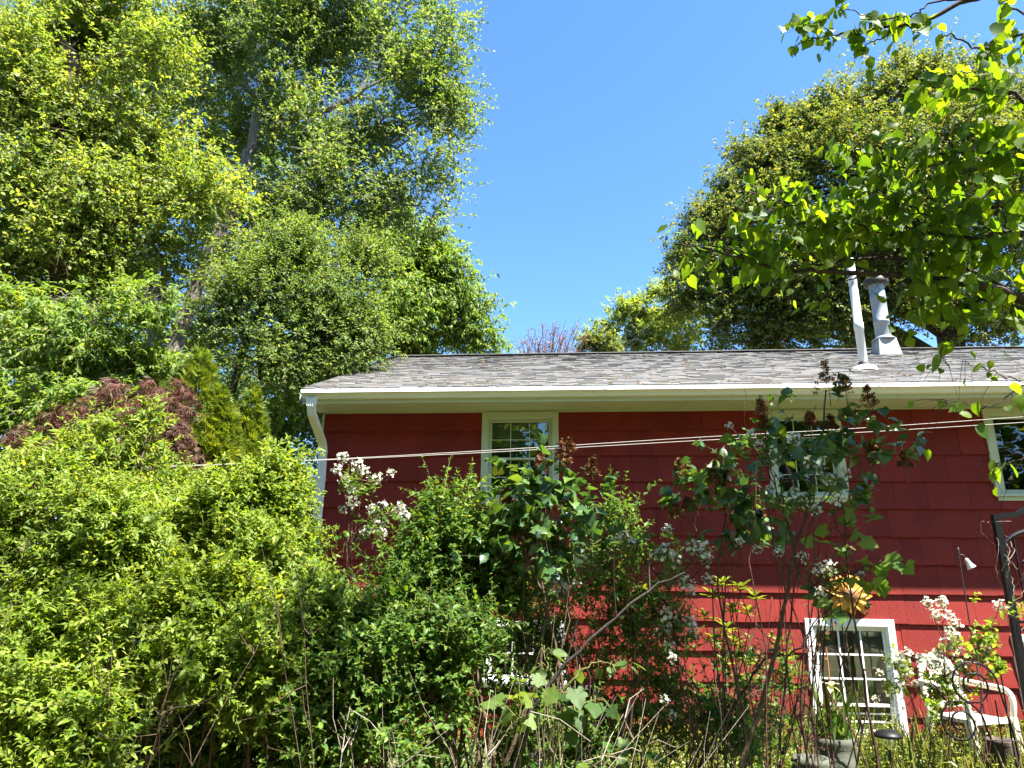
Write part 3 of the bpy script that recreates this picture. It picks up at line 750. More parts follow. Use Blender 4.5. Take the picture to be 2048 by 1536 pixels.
tree('broadleaf_tree', 'yellow-green tree with thick brown trunk at the left edge of the photo', 'tree', GT,
     [(118, 640, 1, .19), (118, 530, 1, .18), (112, 420, 1, .16), (122, 300, 1, .14), (100, 240, 1.1, .12), (140, 170, 1, .10), (140, 105, 1, .085), (110, 50, 1, .06), (90, -30, 1, .04)],
     [(60, 50, 110, 1), (190, 60, 100, 1.2), (280, 120, 70, 1), (60, 190, 120, .8), (190, 200, 100, 1), (290, 240, 70, 1), (60, 340, 120, .8), (190, 340, 110, .6), (300, 370, 90, 1), (60, 470, 100, .8), (210, 450, 100, .8), (330, 470, 60, 1), (420, 420, 70, 1.2), (20, 590, 90, .8), (190, 580, 50, .8)],
     L['lime'], M['bark_brown'], 22, 9500, k=7, leaf=.09, ln=(.3, .65), clump=.7, shell=.3, limbs=60, r0=.14)
tree('understory_tree', 'low leafy tree with drooping bright leaflets at the left edge above the crimson maple', 'tree', GT,
     [(60, 900, -1, .06), (80, 780, -1, .05), (110, 690, -1, .035)],
     [(60, 640, 90, -1), (190, 660, 90, -1), (280, 640, 60, -.8), (80, 760, 90, -1.2), (200, 740, 70, -1), (20, 850, 70, -1.4), (290, 700, 50, -.6), (70, 830, 70, -1.6), (165, 800, 55, -1.5), (330, 735, 40, -.8)],
     L['ash'], M['bark_grey'], 23, 2100, k=7, leaf=.095, ln=(.3, .55), clump=.3, limbs=40, droop=.4, leafdroop=.35, tmpl=ovate(.2, .3), r0=.05, parts=300, min_px=10)
tree('slender_tree', 'slender tree with two thin grey trunks between the brown and the leaning trunk', 'tree', GT,
     [(298, 800, 6, .12), (300, 660, 6, .11), (301, 560, 6, .10), (304, 480, 6, .09), (350, 390, 6, .075), (355, 290, 6, .06)],
     [(320, 560, 90, 6.5), (260, 620, 80, 6.5), (400, 640, 80, 7), (440, 330, 80, 6.5), (360, 320, 80, 6.5), (200, 540, 80, 7), (60, 100, 120, 7), (180, 130, 110, 7), (60, 330, 120, 7), (200, 330, 120, 7), (60, 540, 110, 7), (300, 200, 60, 7), (420, 130, 80, 7), (460, 40, 80, 7), (400, 230, 80, 7), (340, 110, 80, 7), (480, 300, 80, 7), (430, 520, 70, 6.5), (540, 560, 70, 6)],
     L['deep'], M['bark_grey'], 24, 5000, k=7, leaf=.12, ln=(.4, .8), clump=.7, limbs=40, r0=.09, extra=[[(318, 700, 6.2, .085), (322, 600, 6.2, .075), (330, 520, 6.2, .06)]])
tree('sapling_tree', 'thin forked tree with dark stem and fine pale leaves left of the roof corner', 'tree', GT,
     [(440, 880, 1, .07), (468, 770, 1, .06), (490, 690, 1, .05), (520, 625, 1, .04), (535, 560, 1, .025)],
     [(530, 620, 90, 1), (610, 690, 80, 1.2), (640, 600, 90, 1.5), (560, 720, 60, 1), (700, 700, 60, 1.5), (600, 520, 70, 1.3), (470, 640, 60, 1), (690, 620, 60, 1.5), (740, 560, 60, 2)],
     L['maple'], M['bark_dark'], 25, 4600, k=8, leaf=.07, ln=(.3, .55), clump=.55, shell=.2, limbs=60, r0=.05, tmpl=diamond(.24), extra=[[(490, 690, 1, .035), (460, 600, 1, .025), (430, 560, 1, .015)], [(520, 760, 1.2, .03), (522, 640, 1.2, .025), (540, 600, 1.2, .015)]])
tree('ash_tree', 'rounded fresh green tree with hanging leaflets directly behind the left end of the roof', 'tree', GT,
     [(700, 900, 11, .16), (720, 760, 11, .14), (770, 640, 11, .11), (810, 560, 11, .08)],
     [(800, 500, 80, 11), (850, 570, 80, 11), (900, 610, 70, 11), (945, 645, 42, 11), (975, 608, 16, 11), (780, 620, 90, 10.5), (700, 680, 80, 10.5), (870, 670, 70, 11), (960, 690, 30, 11), (620, 740, 80, 10.5), (760, 430, 60, 11.5), (840, 480, 40, 11), (880, 540, 36, 11)],
     L['ash'], M['bark_dark'], 26, 3400, k=6, leaf=.19, ln=(.5, 1.0), clump=.7, limbs=60, droop=.5, leafdroop=.45, tmpl=ovate(.2, .3), r0=.1)
tree('background_tree', 'dark green tree filling the gap low behind the thin forked tree', 'tree', GT,
     [(560, 1000, 13, .2), (560, 860, 13, .18), (555, 780, 13, .14)],
     [(540, 780, 110, 13), (420, 720, 90, 13), (620, 850, 80, 13), (300, 770, 100, 12), (120, 800, 110, 12), (560, 900, 90, 12), (200, 880, 120, 12), (20, 780, 100, 12), (600, 960, 70, 11), (120, 1010, 130, 11), (300, 1010, 130, 11), (480, 1030, 120, 11), (620, 1060, 80, 10), (30, 1100, 120, 10), (220, 1130, 120, 10)],
     L['deep'], M['bark_dark'], 27, 5200, k=6, leaf=.18, ln=(.5, 1.), clump=.7, limbs=40, r0=.15)
# --- behind the house
rngb = np.random.default_rng(31)
def budding_tree():
    b = at(1095, 900, 15); b[2] = GZ
    root = thing('budding_tree', 'small bare twiggy tree with reddish buds rising behind the roof ridge', 'tree', b)
    start = at(1090, 770, 15); ch = [tubes(np.array([b-[0, 0, .1], (b+start)/2, start]), [.09, .08, .06], 7)]
    P0, P1 = [], []
    for x in np.linspace(1030, 1172, 46):
        tip = at(x+rngb.normal(0, 8), 688-48*math.exp(-((x-1130)/50)**2)-30*math.exp(-((x-1060)/40)**2)*.6+rngb.uniform(-8, 30), 15+rngb.normal(0, .7))
        P0.append(start+rngb.normal(0, .25, 3)); P1.append(tip)
    P0, P1 = np.array(P0), np.array(P1); t = np.linspace(0, 1, 8)[None, :, None]
    path = P0[:, None]*(1-t)+P1[:, None]*t; path[:, :, 2] -= .25*np.sin(np.pi*t[..., 0]); path[:, 1:-1] += rngb.normal(0, .035, (len(P0), 6, 3))
    ch.append(tubes(path, np.linspace(.028, .007, 8)[None]*np.ones((len(P0), 1)), 4))
    q = path[:, 2:-1].reshape(-1, 3); q = q[rngb.choice(len(q), 200)]; d = nrm(rngb.normal(0, .5, q.shape)+[0.15, 0, 1.2]); e = q+d*rngb.uniform(.2, .55, (len(q), 1))
    ch.append(tubes(np.stack([q, (q+e)/2+rngb.normal(0, .02, q.shape), e], 1), np.array([[.009, .007, .005]])*np.ones((len(q), 1)), 3))
    stems(root, 'trunk', ch, M['twig'])
    pts = np.concatenate([path[:, -4:].reshape(-1, 3), e, (q+e)/2]); pts = np.repeat(pts, 3, 0)+rngb.normal(0, .05, (len(pts)*3, 3))
    pos, Mx = frames(rngb, pts, rngb.normal(0, .6, pts.shape)+[0, 0, .6], rngb.uniform(.04, .09, len(pts)))
    leaves(root, rngb, diamond(.35), pos, Mx, L['bud'], rest='buds')
budding_tree()
GB = 'trees behind the house'
tree('lime_tree', 'bright yellow-green tree with two white stems behind the middle of the ridge', 'tree', GB,
     [(1232, 760, 20, .08), (1230, 705, 20, .07), (1226, 670, 20, .06), (1240, 640, 20, .04)],
     [(1200, 672, 34, 20), (1235, 640, 40, 20), (1280, 632, 46, 20), (1330, 610, 44, 20.5), (1345, 580, 26, 20.5), (1270, 605, 16, 20), (1300, 680, 50, 20), (1370, 650, 50, 20.5), (1240, 690, 40, 20.5), (1340, 690, 40, 20)],
     L['lime'], M['bark_pale'], 32, 1500, k=6, leaf=.17, ln=(.4, .8), clump=.45, limbs=30, r0=.06, extra=[[(1250, 760, 20, .07), (1252, 690, 20, .06), (1250, 655, 20, .04)]])
tree('reddish_bush', 'small bronze-tinged bushy tree between the budding tree and the lime tree', 'tree', GB,
     [(1190, 760, 16, .05), (1190, 710, 16, .04)], [(1175, 690, 20, 16), (1205, 690, 22, 16), (1190, 676, 14, 16), (1228, 700, 22, 16)],
     L['oak'], M['bark_dark'], 33, 350, k=6, leaf=.12, ln=(.25, .45), clump=.3, limbs=12, r0=.04)
tree('oak_tree', 'huge rounded dark oak with sunlit golden top towering behind the chimney', 'tree', GB,
     [(1905, 820, 16, .5), (1900, 680, 16, .45), (1895, 560, 16, .38), (1870, 430, 16, .28), (1850, 330, 16, .2)],
     [(1440, 490, 76, 16), (1388, 505, 48, 16), (1415, 440, 44, 16), (1450, 400, 40, 16), (1520, 350, 60, 16), (1610, 250, 60, 16), (1370, 560, 40, 15.5), (1480, 560, 80, 15), (1620, 540, 110, 15), (1500, 400, 80, 16), (1560, 320, 85, 16), (1590, 265, 50, 16), (1650, 230, 75, 16), (1700, 200, 50, 16), (1760, 215, 80, 16), (1850, 190, 80, 16), (1940, 170, 70, 16), (2030, 180, 90, 16), (1560, 470, 130, 15), (1680, 370, 150, 15), (1830, 330, 140, 15), (1970, 320, 140, 15), (1540, 600, 110, 15), (1420, 600, 70, 15.5), (1660, 560, 130, 14.5), (1820, 500, 130, 14.5), (1980, 500, 130, 14.5), (1450, 670, 50, 15), (1980, 640, 90, 15), (1570, 670, 50, 15), (1690, 660, 60, 15)],
     L['oak'], M['bark_dark'], 34, 26000, k=6, leaf=.15, ln=(.3, .75), clump=.8, limbs=130, r0=.4, shell=.45)
# woodland on the far side of the garden (seen mirrored in the panes)
def treeline():
    rng = np.random.default_rng(35)
    n = 42000; c = np.stack([rng.uniform(-28, 34, 130), rng.uniform(-25, -20, 130), rng.uniform(1.5, 15, 130)], 1)
    P = c[rng.integers(0, 130, n)]+rng.normal(0, 1.7, (n, 3)); P[:, 2] = np.maximum(P[:, 2], .3)
    pos, Mx = frames(rng, P, rng.normal(0, 1, (n, 3)), rng.uniform(.4, .8, n))
    r = thing('treeline', 'woodland edge across the garden, mirrored in the window panes', 'woodland', (0, -22, GZ)); r['kind'] = 'stuff'
    o = leaves(r, rng, diamond(.35), pos, Mx, L['ash'])
    o['kind'] = 'stuff'
treeline()

# ------------------------------------------------------------------ foreground tree with heart-shaped leaves
def redbud():
    rng = np.random.default_rng(41)
    base = np.array([8.4, -4.6, GZ])
    root = thing('redbud_tree', 'foreground tree with large translucent heart-shaped leaves hanging in from the right', 'tree', base)
    A = lambda pts, Y: np.array([at(x, y, Y) for x, y in pts])
    main = []                                                   # limbs: points in the photo, Y, thickness
    def lim(pts, Y, r, r1=.004): main.append((A(pts, Y) if not isinstance(Y, (list, tuple)) else np.array([at(x, y, q) for (x, y), q in zip(pts, Y)]), r, r1))
    trunk = np.array([base-[0, 0, .1], base+[-.05, 0, .9], base+[-.2, .05, 1.8], base+[-.35, -.1, 2.8], base+[-.5, -.3, 3.8], base+[-.7, -.6, 4.7]])
    main.append((trunk, .09, .05))
    lim([(2300, 60), (2080, -20), (1946, 0), (1836, 45), (1798, 50), (1711, 66), (1656, 72), (1603, 86)], -5.6, .020)
    lim([(1798, 52), (1768, 72), (1736, 87), (1721, 104)], -5.6, .006, .002)
    lim([(1946, 0), (1871, 2), (1833, 27), (1798, 34), (1743, 34), (1691, 17), (1672, 13)], -5.7, .007, .002)
    lim([(1656, 60), (1640, 52), (1613, 47), (1600, 44)], -5.6, .004, .002)
    lim([(1711, 66), (1730, 48), (1760, 35)], -5.6, .004, .002)
    lim([(2300, 180), (2048, 30), (2010, 20), (2000, 60), (1990, 110)], -5.5, .008, .003)
    lim([(2300, 700), (2048, 600), (1966, 572), (1861, 557), (1780, 548), (1711, 545), (1598, 542), (1520, 525), (1430, 500), (1352, 488)], [-5, -5.1, -5.2, -5.2, -5.2, -5.2, -5.2, -5.2, -5.2, -5.2], .032)
    lim([(2048, 598), (1950, 545), (1850, 522), (1740, 516), (1640, 528), (1536, 537)], -5.0, .018)
    lim([(1780, 516), (1720, 480), (1640, 440), (1560, 400), (1480, 380)], -5.1, .009)
    lim([(2300, 560), (2048, 470), (1940, 475), (1860, 465), (1770, 470), (1690, 440), (1620, 445)], -5.3, .018)
    lim([(2300, 480), (2048, 330), (1960, 300), (1880, 310), (1800, 300), (1740, 290)], -5.4, .018)
    lim([(2300, 420), (2048, 200), (1990, 190), (1930, 170), (1890, 150), (1850, 165)], -5.8, .014)
    lim([(2048, 310), (1960, 400), (1880, 440), (1800, 400), (1730, 380)], -5.2, .01)
    lim([(2100, 640), (1990, 600), (1920, 610), (1850, 640), (1800, 650)], -5.1, .012)
    lim([(2100, 650), (2000, 640), (1950, 660), (1890, 690), (1886, 715), (1900, 735)], -5.3, .006, .002)
    lim([(2300, 720), (2120, 730), (2048, 770), (1985, 812), (1940, 810), (1880, 800)], -5.3, .008, .002)
    lim([(2048, 765), (1975, 740), (1925, 722)], -5.3, .004, .002)
    lim([(2300, 900), (2120, 900), (2050, 915), (2000, 930), (1985, 945)], -5.2, .006, .002)
    lim([(2300, 30), (2100, 60), (2000, 75), (1960, 100), (1900, 70), (1880, 80)], -5.6, .01)
    ch = []; tips = []
    nmain = len(main)
    def grow(pts, r, r1):
        m = 6*len(pts); p = spline(pts, m); p[1:-1] += rng.normal(0, .006, (m-2, 3)); ch.append(tubes(p, np.linspace(r, r1, m), 6 if r < .05 else 10)); return p
    for pts, r, r1 in main:
        m = 6*len(pts); p = spline(pts, m); p[1:-1] += rng.normal(0, .006, (m-2, 3)); ch.append(tubes(p, np.linspace(r, r1, m), 6 if r < .05 else 10))
        if r < .05: tips.append(p[m//5:])
    # leaf-bearing side twigs along the limbs
    B, D, Ln = [], [], []
    for p in tips:
        for q in p[::1]:
            x, y, z = project(q[None])
            if -300 < x[0] < 2500 and -500 < y[0] < 1100:
                pr = .16 if y[0] < 130 else (.34 if y[0] < 700 else .22)
                for _ in range(2):
                    if rng.random() < pr:
                        B.append(q); D.append(rng.normal(0, .7, 3)+np.array([-.35, -.1, -.05])); Ln.append(rng.uniform(.08, .34 if y[0] > 130 else .16))
    # mass of leaves filling the crown
    blobs = [(1990, 230, 90, -5.6), (1900, 330, 90, -5.4), (1960, 420, 110, -5.3), (1830, 420, 90, -5.2), (1740, 400, 80, -5.2), (1650, 430, 70, -5.2), (1560, 430, 60, -5.2), (1480, 440, 50, -5.2), (1410, 465, 34, -5.2), (1700, 480, 40, -5.1), (1600, 480, 36, -5.1), (1850, 500, 60, -5.1), (1990, 540, 70, -5.1), (2030, 330, 90, -5.6), (1900, 590, 40, -5.2), (1830, 655, 22, -5.3), (1990, 630, 36, -5.2), (2020, 130, 60, -5.6), (1940, 120, 30, -5.6), (1640, 615, 16, -5.2), (1790, 320, 50, -5.2), (1720, 320, 40, -5.2), (2200, 420, 150, -5.1)]
    C, R = blobs_world(blobs); P, bi, cc, cb = sample(rng, C, R, 380, .16, .2)
    over = np.array([(3.9, -6.6, 6.6), (4.6, -6.7, 6.7), (4.3, -7.2, 6.9), (3.1, -6.8, 6.6), (2.5, -7.0, 6.7)])  # unseen overhead leaf clumps, added with their limb to shade the middle shrubs
    P2, bi2, cc2, cb2 = sample(rng, over, np.full(len(over), .62), 240, .25, .2)
    x2, y2, z2 = project(P2); ok = (y2 < -70) | (z2 < .5); P2, bi2 = P2[ok], bi2[ok]
    main.append((np.array([base+[-.5, -.3, 3.8], [7.2, -5.8, 5.8], [6.2, -6.5, 6.7], [5.2, -6.8, 6.9], [4.0, -6.9, 6.8], [2.6, -6.9, 6.7]]), .04, .006))
    grow(*main[-1])
    P = np.concatenate([P, P2]); C = np.concatenate([C, over]); bi = np.concatenate([bi, bi2+len(R)])
    B = np.concatenate([np.array(B), P]); D = np.concatenate([np.array(D), nrm(P-C[bi])*.4+rng.normal(0, .6, P.shape)+[-.3, 0, 0]]); Ln = np.concatenate([np.array(Ln), rng.uniform(.12, .34, len(P))])
    allp = np.concatenate([p for p, *_ in [(t,) for t in tips]])
    lp = []
    for e in cc[rng.choice(len(cc), 130)]:
        s = allp[np.argmin(np.linalg.norm(allp-e-[.25, 0, 0], axis=1))]; t = np.linspace(0, 1, 6)[:, None]; p = s*(1-t)+e*t; p[:, 2] += .06*np.sin(np.pi*t[:, 0])*np.linalg.norm(e-s); p[1:-1] += rng.normal(0, .012, (4, 3)); lp.append(p)
    ch.append(tubes(np.array(lp), np.linspace(.005, .0018, 6)[None]*np.ones((len(lp), 1)), 4))
    pos, Mx, tw = shoots(rng, B, D, Ln, 4, .086, .35, 60, .9, .55, .8, True, .85)
    x, y, z = project(pos); gap = (x > 1668) & (x < 1815) & (y > 490) & (y < 730)   # the crown is open before the flue
    kp = rng.random(len(pos)) < np.where(gap, .12, np.where((y > 640) & (x < 2100), .24, .92)); pos, Mx = pos[kp], Mx[kp]
    stem0 = pos.copy()
    ch.append(tubes(tw, np.linspace(.0022, .0010, 4)[None]*np.ones((len(tw), 1)), 3))
    stems(root, 'trunk', ch, M['bark_dark'])
    leaves(root, rng, heart(), pos, Mx, L['redbud'], 300, rest='crown', min_px=10)
redbud()

# ------------------------------------------------------------------ shrubs at the left
def crimson_maple():
    rng = np.random.default_rng(51)
    b = at(240, 1100, -2.4); b[2] = GZ
    root = thing('japanese_maple', 'weeping crimson lace-leaf maple mounded among the green shrubs at left', 'tree', b)
    blobs = [(275, 790, 46, -2.4), (330, 772, 34, -2.4), (215, 845, 70, -2.4), (300, 860, 70, -2.3), (120, 895, 60, -2.5), (180, 950, 90, -2.6), (260, 960, 70, -2.4), (70, 930, 50, -2.5)]
    C, R = blobs_world(blobs); P, bi, cc, cb = sample(rng, C, R, 1000, .2, .5)
    top = b+np.array([0, 0, 1.9])
    sel = cc[rng.choice(len(cc), 50)]; lp = limb_paths(rng, np.linspace(b, top, 12), sel, 8, .25)
    stems(root, 'trunk', [tubes(np.linspace(b-[0, 0, .05], top, 6), np.linspace(.06, .03, 6), 8), tubes(lp, np.linspace(.014, .004, 8)[None]*np.ones((len(lp), 1)), 5)], M['bark_brown'])
    d = nrm(P-C[bi]); d[:, 2] = d[:, 2]*.3-.35
    pos, Mx, tw = shoots(rng, P, d, rng.uniform(.12, .3, len(P)), 5, .085, .5, 45, .5, .7, .5)
    stems(root, 'twigs', [tubes(tw[::2], np.linspace(.002, .001, 4)[None]*np.ones((len(tw[::2]), 1)), 3)], M['cane'])
    leaves(root, rng, lace(), pos, Mx, L['crimson'], rest='crown')
crimson_maple()

def cypress(label, px, top, bot, halfw, Y, seed, n, lobes=()):
    rng = np.random.default_rng(seed)
    T = at(px, top, Y); Bm = at(px, bot, Y); b = np.array([Bm[0], Y, GZ])
    root = thing('cypress_tree', label, 'tree', b, 'feathery golden-green conifers')
    H = T[2]-GZ; sc = (T-CAM)@FW/FPX; W = halfw*sc
    cones = [(np.array([T[0], Y]), T[2], W, 1.)]+[(np.array([at(a, t, Y)[0], Y-.1]), at(a, t, Y)[2], hw*sc, .35) for a, t, hw in lobes]
    wts = np.array([c[3] for c in cones]); ci = rng.choice(len(cones), n, p=wts/wts.sum())
    u = 1-rng.random(n)**.62; zt = np.array([c[1] for c in cones])[ci]; Wc = np.array([c[2] for c in cones])[ci]; cxy = np.array([c[0] for c in cones])[ci]
    hh = np.where(ci == 0, (at(px, bot, Y)[2]-T[2])*-1+.6, .9)
    z = zt-(1-u)*0-hh*(1-u); z = np.maximum(z, GZ+.1)
    rad = Wc*np.clip((zt-z)/(hh*.78), .02, 1)**.75*(.55+.5*rng.random(n)**.5)
    an = rng.uniform(0, 6.283, n); lump = 1+.16*np.sin(3*an+z*7)+.16*np.sin(5*an-z*13+1)
    P = np.stack([cxy[:, 0]+rad*lump*np.cos(an), cxy[:, 1]+rad*lump*np.sin(an), z], 1)
    d = np.stack([np.cos(an)*.7, np.sin(an)*.7, np.full(n, .35)], 1)+rng.normal(0, .28, (n, 3))
    side = np.stack([-np.sin(an), np.cos(an), np.zeros(n)], 1)+rng.normal(0, .6, (n, 3))
    pos, Mx = frames(rng, P, d, rng.uniform(.07, .14, n), .3, .4, side*.8)
    stems(root, 'trunk', [tubes(np.linspace(b, [T[0], Y, T[2]-.15], 6), np.linspace(.05, .008, 6), 7)]+[tubes(np.linspace([c[0][0]*.4+T[0]*.6, Y, GZ+.5], [c[0][0], c[0][1], c[1]-.12], 5), np.linspace(.03, .006, 5), 6) for c in cones[1:]], M['bark_brown'])
    leaves(root, rng, spray(), pos, Mx, L['cypress'], rest='crown')
cypress('tall pointed feathery golden-green conifer beside the crimson maple', 402, 700, 1000, 112, -1.6, 52, 9500, lobes=((448, 780, 44), (366, 800, 40)))
cypress('shorter pointed golden-green conifer nearest the downspout', 506, 776, 1000, 62, -1.3, 53, 4400)

GS = 'privet-like shrubs at the left of the photo'
shrub('privet_shrub', 'big rounded light green shrub just left of the downspout', 'shrub', GS, (520, 1400, -4.6),
      [(465, 1025, 60, -4.6), (530, 1010, 58, -4.5), (395, 1040, 54, -4.4), (325, 985, 40, -4.3), (535, 955, 34, -4.5), (560, 1085, 52, -4.5), (510, 1110, 90, -4.8), (595, 1180, 50, -4.6), (420, 1140, 70, -4.7), (545, 945, 30, -4.5), (640, 1240, 45, -4.7)],
      L['privet'], 61, 4300, k=8, leaf=.047, ln=(.16, .38), nst=60)
shrub('privet_shrub', 'yellow-green shrub with narrow leaves at the left edge below the crimson maple', 'shrub', GS, (120, 1500, -5.2),
      [(50, 990, 90, -5.2), (170, 1040, 100, -5.2), (60, 1130, 110, -5.3), (190, 1180, 110, -5.3), (300, 1140, 80, -5.2), (30, 920, 50, -5.0), (110, 960, 40, -5.0), (280, 1060, 50, -5.2), (200, 900, 24, -4.9), (290, 880, 20, -4.8), (140, 870, 18, -4.8), (205, 840, 18, -4.8), (300, 830, 18, -4.8), (110, 900, 22, -4.8), (245, 920, 26, -4.8)],
      L['privet'], 62, 3600, k=8, leaf=.050, ln=(.16, .36), nst=60, tmpl=ovate(.2, .25))
shrub('privet_shrub', 'dense light green shrub in the lower left between two dark hollows', 'shrub', GS, (420, 1530, -5.3),
      [(330, 1240, 90, -5.4), (450, 1230, 90, -5.3), (560, 1230, 90, -5.2), (380, 1330, 70, -5.5), (500, 1330, 90, -5.4), (600, 1330, 70, -5.2), (640, 1240, 60, -5.1)],
      L['privet'], 63, 3400, k=8, leaf=.045, ln=(.14, .32), nst=70)
shrub('privet_shrub', 'low yellow-green shrub in the bottom left corner', 'shrub', GS, (90, 1640, -5.9),
      [(60, 1290, 90, -5.8), (150, 1290, 70, -5.7), (60, 1400, 80, -5.9), (110, 1420, 60, -5.9), (40, 1500, 60, -6.), (200, 1260, 60, -5.6), (130, 1500, 50, -6.), (210, 1480, 40, -5.9)],
      L['privet'], 64, 2000, k=8, leaf=.048, ln=(.14, .32), nst=50, tmpl=ovate(.22, .22))
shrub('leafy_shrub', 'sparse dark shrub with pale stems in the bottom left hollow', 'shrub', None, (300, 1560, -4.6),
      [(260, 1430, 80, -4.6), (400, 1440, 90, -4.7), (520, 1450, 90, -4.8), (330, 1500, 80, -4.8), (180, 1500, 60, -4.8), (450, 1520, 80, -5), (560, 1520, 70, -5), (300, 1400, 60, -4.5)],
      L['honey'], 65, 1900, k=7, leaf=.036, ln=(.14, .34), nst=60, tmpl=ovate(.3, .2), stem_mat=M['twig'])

# ------------------------------------------------------------------ shrubs in the middle
GM = 'shrubs in front of the house wall'
shrub('leafy_shrub', 'tall fresh green shrub with upright shoots left of the first upper window', 'shrub', GM, (890, 1560, -4.6),
      [(880, 1040, 50, -4.7), (910, 1100, 80, -4.7), (960, 1070, 50, -4.7), (830, 1130, 60, -4.7), (900, 1180, 100, -4.6), (800, 1200, 70, -4.8), (880, 985, 26, -4.7), (985, 1150, 60, -4.7), (850, 1080, 40, -4.7)],
      L['honey'], 71, 1700, k=8, leaf=.050, ln=(.18, .42), nst=50, upd=.9)
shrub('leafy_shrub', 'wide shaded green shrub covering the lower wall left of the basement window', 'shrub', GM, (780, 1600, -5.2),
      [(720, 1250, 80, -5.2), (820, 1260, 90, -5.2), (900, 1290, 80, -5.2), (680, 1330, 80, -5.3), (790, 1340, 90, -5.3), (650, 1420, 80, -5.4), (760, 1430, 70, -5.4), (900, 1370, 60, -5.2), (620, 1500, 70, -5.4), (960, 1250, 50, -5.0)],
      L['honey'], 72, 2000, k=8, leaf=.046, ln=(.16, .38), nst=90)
def lilac(label, base, limbs, blobs, heads, seed, n, leaf=.085):
    root = shrub('lilac_bush', label, 'shrub', 'lilac bushes with brown seed heads', base, blobs, L['lilac'], seed, n, k=4, leaf=leaf, ln=(.12, .34), clump=.26, nst=9,
                 tmpl=heart(.25, .14), stem_mat=M['twig'], stem_r=.005, twig_mat=M['twig'], spread=.12, leafdroop=.3, rnd=.6, alpha=62, upd=.6)
    rng = np.random.default_rng(seed+500); o0 = np.array(root.location); ch = []
    for pts, Y, r in limbs:
        p = spline(np.array([at(x, y, Y) for x, y in pts]), 18); p[1:-1] += rng.normal(0, .008, (16, 3)); ch.append(tubes(p, np.linspace(r*.7, r*.25, 18), 7))
    if ch: stems(root, 'trunk', ch, M['twig'])
    for x, y, s in heads:
        c = at(x, y, base[2]); hh = s*((c-CAM)@FW)/FPX
        root_p = c-np.array([0, 0, hh*.5]); nb = 34
        u = rng.random(nb); rr = (1-u)*.42*hh+.02*hh; a = rng.uniform(0, 6.28, nb)
        q = root_p+np.stack([rr*np.cos(a), rr*np.sin(a), u*hh], 1)
        pos, Mx = frames(rng, np.repeat(q, 4, 0)+rng.normal(0, .008, (nb*4, 3)), rng.normal(0, 1, (nb*4, 3)), rng.uniform(.010, .020, nb*4))
        ax = root_p+np.array([0, 0, 1])*(u*hh*.75)[:, None]
        tw = tubes(np.stack([ax, q], 1), np.full((nb, 2), .0012), 3); V, F = star(4, .35, .5)
        W = np.einsum('nij,vj->nvi', Mx, V)+pos[:, None]; FF = (F[None]+np.arange(len(pos))[:, None, None]*len(V)).reshape(-1, 3)
        me = mesh_of('seed_head', [(W.reshape(-1, 3)-o0, FF), (tw[0]-o0, tw[1]), tuple(v-o0 if i == 0 else v for i, v in enumerate(tubes(np.array([root_p-[0, 0, .1], root_p, root_p+[0, 0, hh]]), [.003, .0025, .001], 4)))], L['dry'],
                     tints=np.concatenate([np.repeat(rng.random(len(pos)), len(F)), np.zeros(len(tw[1])+8)]))
        obj('seed_head', me, root)
    return root
lilac('dark blue-green lilac in front of the first upper window', (1080, 1600, -4.9), [([(1010, 1530), (1060, 1400), (1090, 1250), (1085, 1100), (1110, 960)], -4.9, .018), ([(1130, 1400), (1090, 1200), (1050, 1100), (1020, 1030)], -4.9, .014)],
      [(1080, 980, 50, -4.9), (1040, 1010, 46, -4.9), (1120, 1040, 55, -4.9), (1005, 1050, 36, -4.9), (1090, 1100, 50, -4.8), (1130, 955, 30, -4.9), (1160, 1010, 34, -4.9), (1020, 1100, 40, -4.9)],
      [(1082, 925, 44), (1124, 905, 42), (1185, 935, 34), (1012, 992, 26), (1140, 890, 24)], 73, 105, .078)
lilac('slim lilac between the upper windows with orange-brown seed heads', (1440, 1560, -4.3), [([(1500, 1530), (1470, 1350), (1435, 1180), (1445, 1060), (1450, 950), (1448, 890)], -4.3, .014), ([(1435, 1180), (1400, 1080), (1372, 1000)], -4.3, .009), ([(1440, 1110), (1500, 1040), (1520, 1000)], -4.3, .008)],
      [(1445, 930, 36, -4.3), (1400, 985, 40, -4.3), (1480, 985, 40, -4.3), (1450, 1050, 46, -4.3), (1510, 1030, 30, -4.3), (1380, 940, 26, -4.3), (1480, 920, 22, -4.3)],
      [(1360, 935, 34), (1430, 942, 42), (1352, 1022, 34), (1375, 1005, 24), (1522, 1035, 30)], 74, 52, .080)
lilac('tallest lilac reaching the gutter in front of the second upper window', (1560, 1600, -4.7), [([(1480, 1536), (1540, 1350), (1572, 1180), (1600, 1060), (1640, 900), (1652, 780)], -4.7, .022), ([(1590, 1090), (1545, 950), (1530, 850)], -4.7, .010), ([(1610, 1030), (1700, 960), (1780, 905)], -4.7, .010), ([(1640, 900), (1690, 850), (1725, 800)], -4.7, .008), ([(1570, 1180), (1500, 900), (1488, 775)], -4.9, .004)],
      [(1560, 830, 40, -4.7), (1645, 800, 30, -4.7), (1720, 810, 34, -4.7), (1650, 880, 55, -4.7), (1560, 900, 46, -4.7), (1745, 905, 44, -4.7), (1600, 970, 46, -4.7), (1690, 970, 46, -4.7), (1690, 850, 36, -4.7), (1790, 880, 24, -4.7), (1530, 960, 26, -4.7)],
      [(1655, 752, 66), (1735, 792, 42), (1690, 770, 32), (1522, 815, 34), (1745, 905, 40), (1810, 920, 30), (1528, 845, 26), (1620, 840, 26), (1662, 845, 24)], 75, 50, .074)
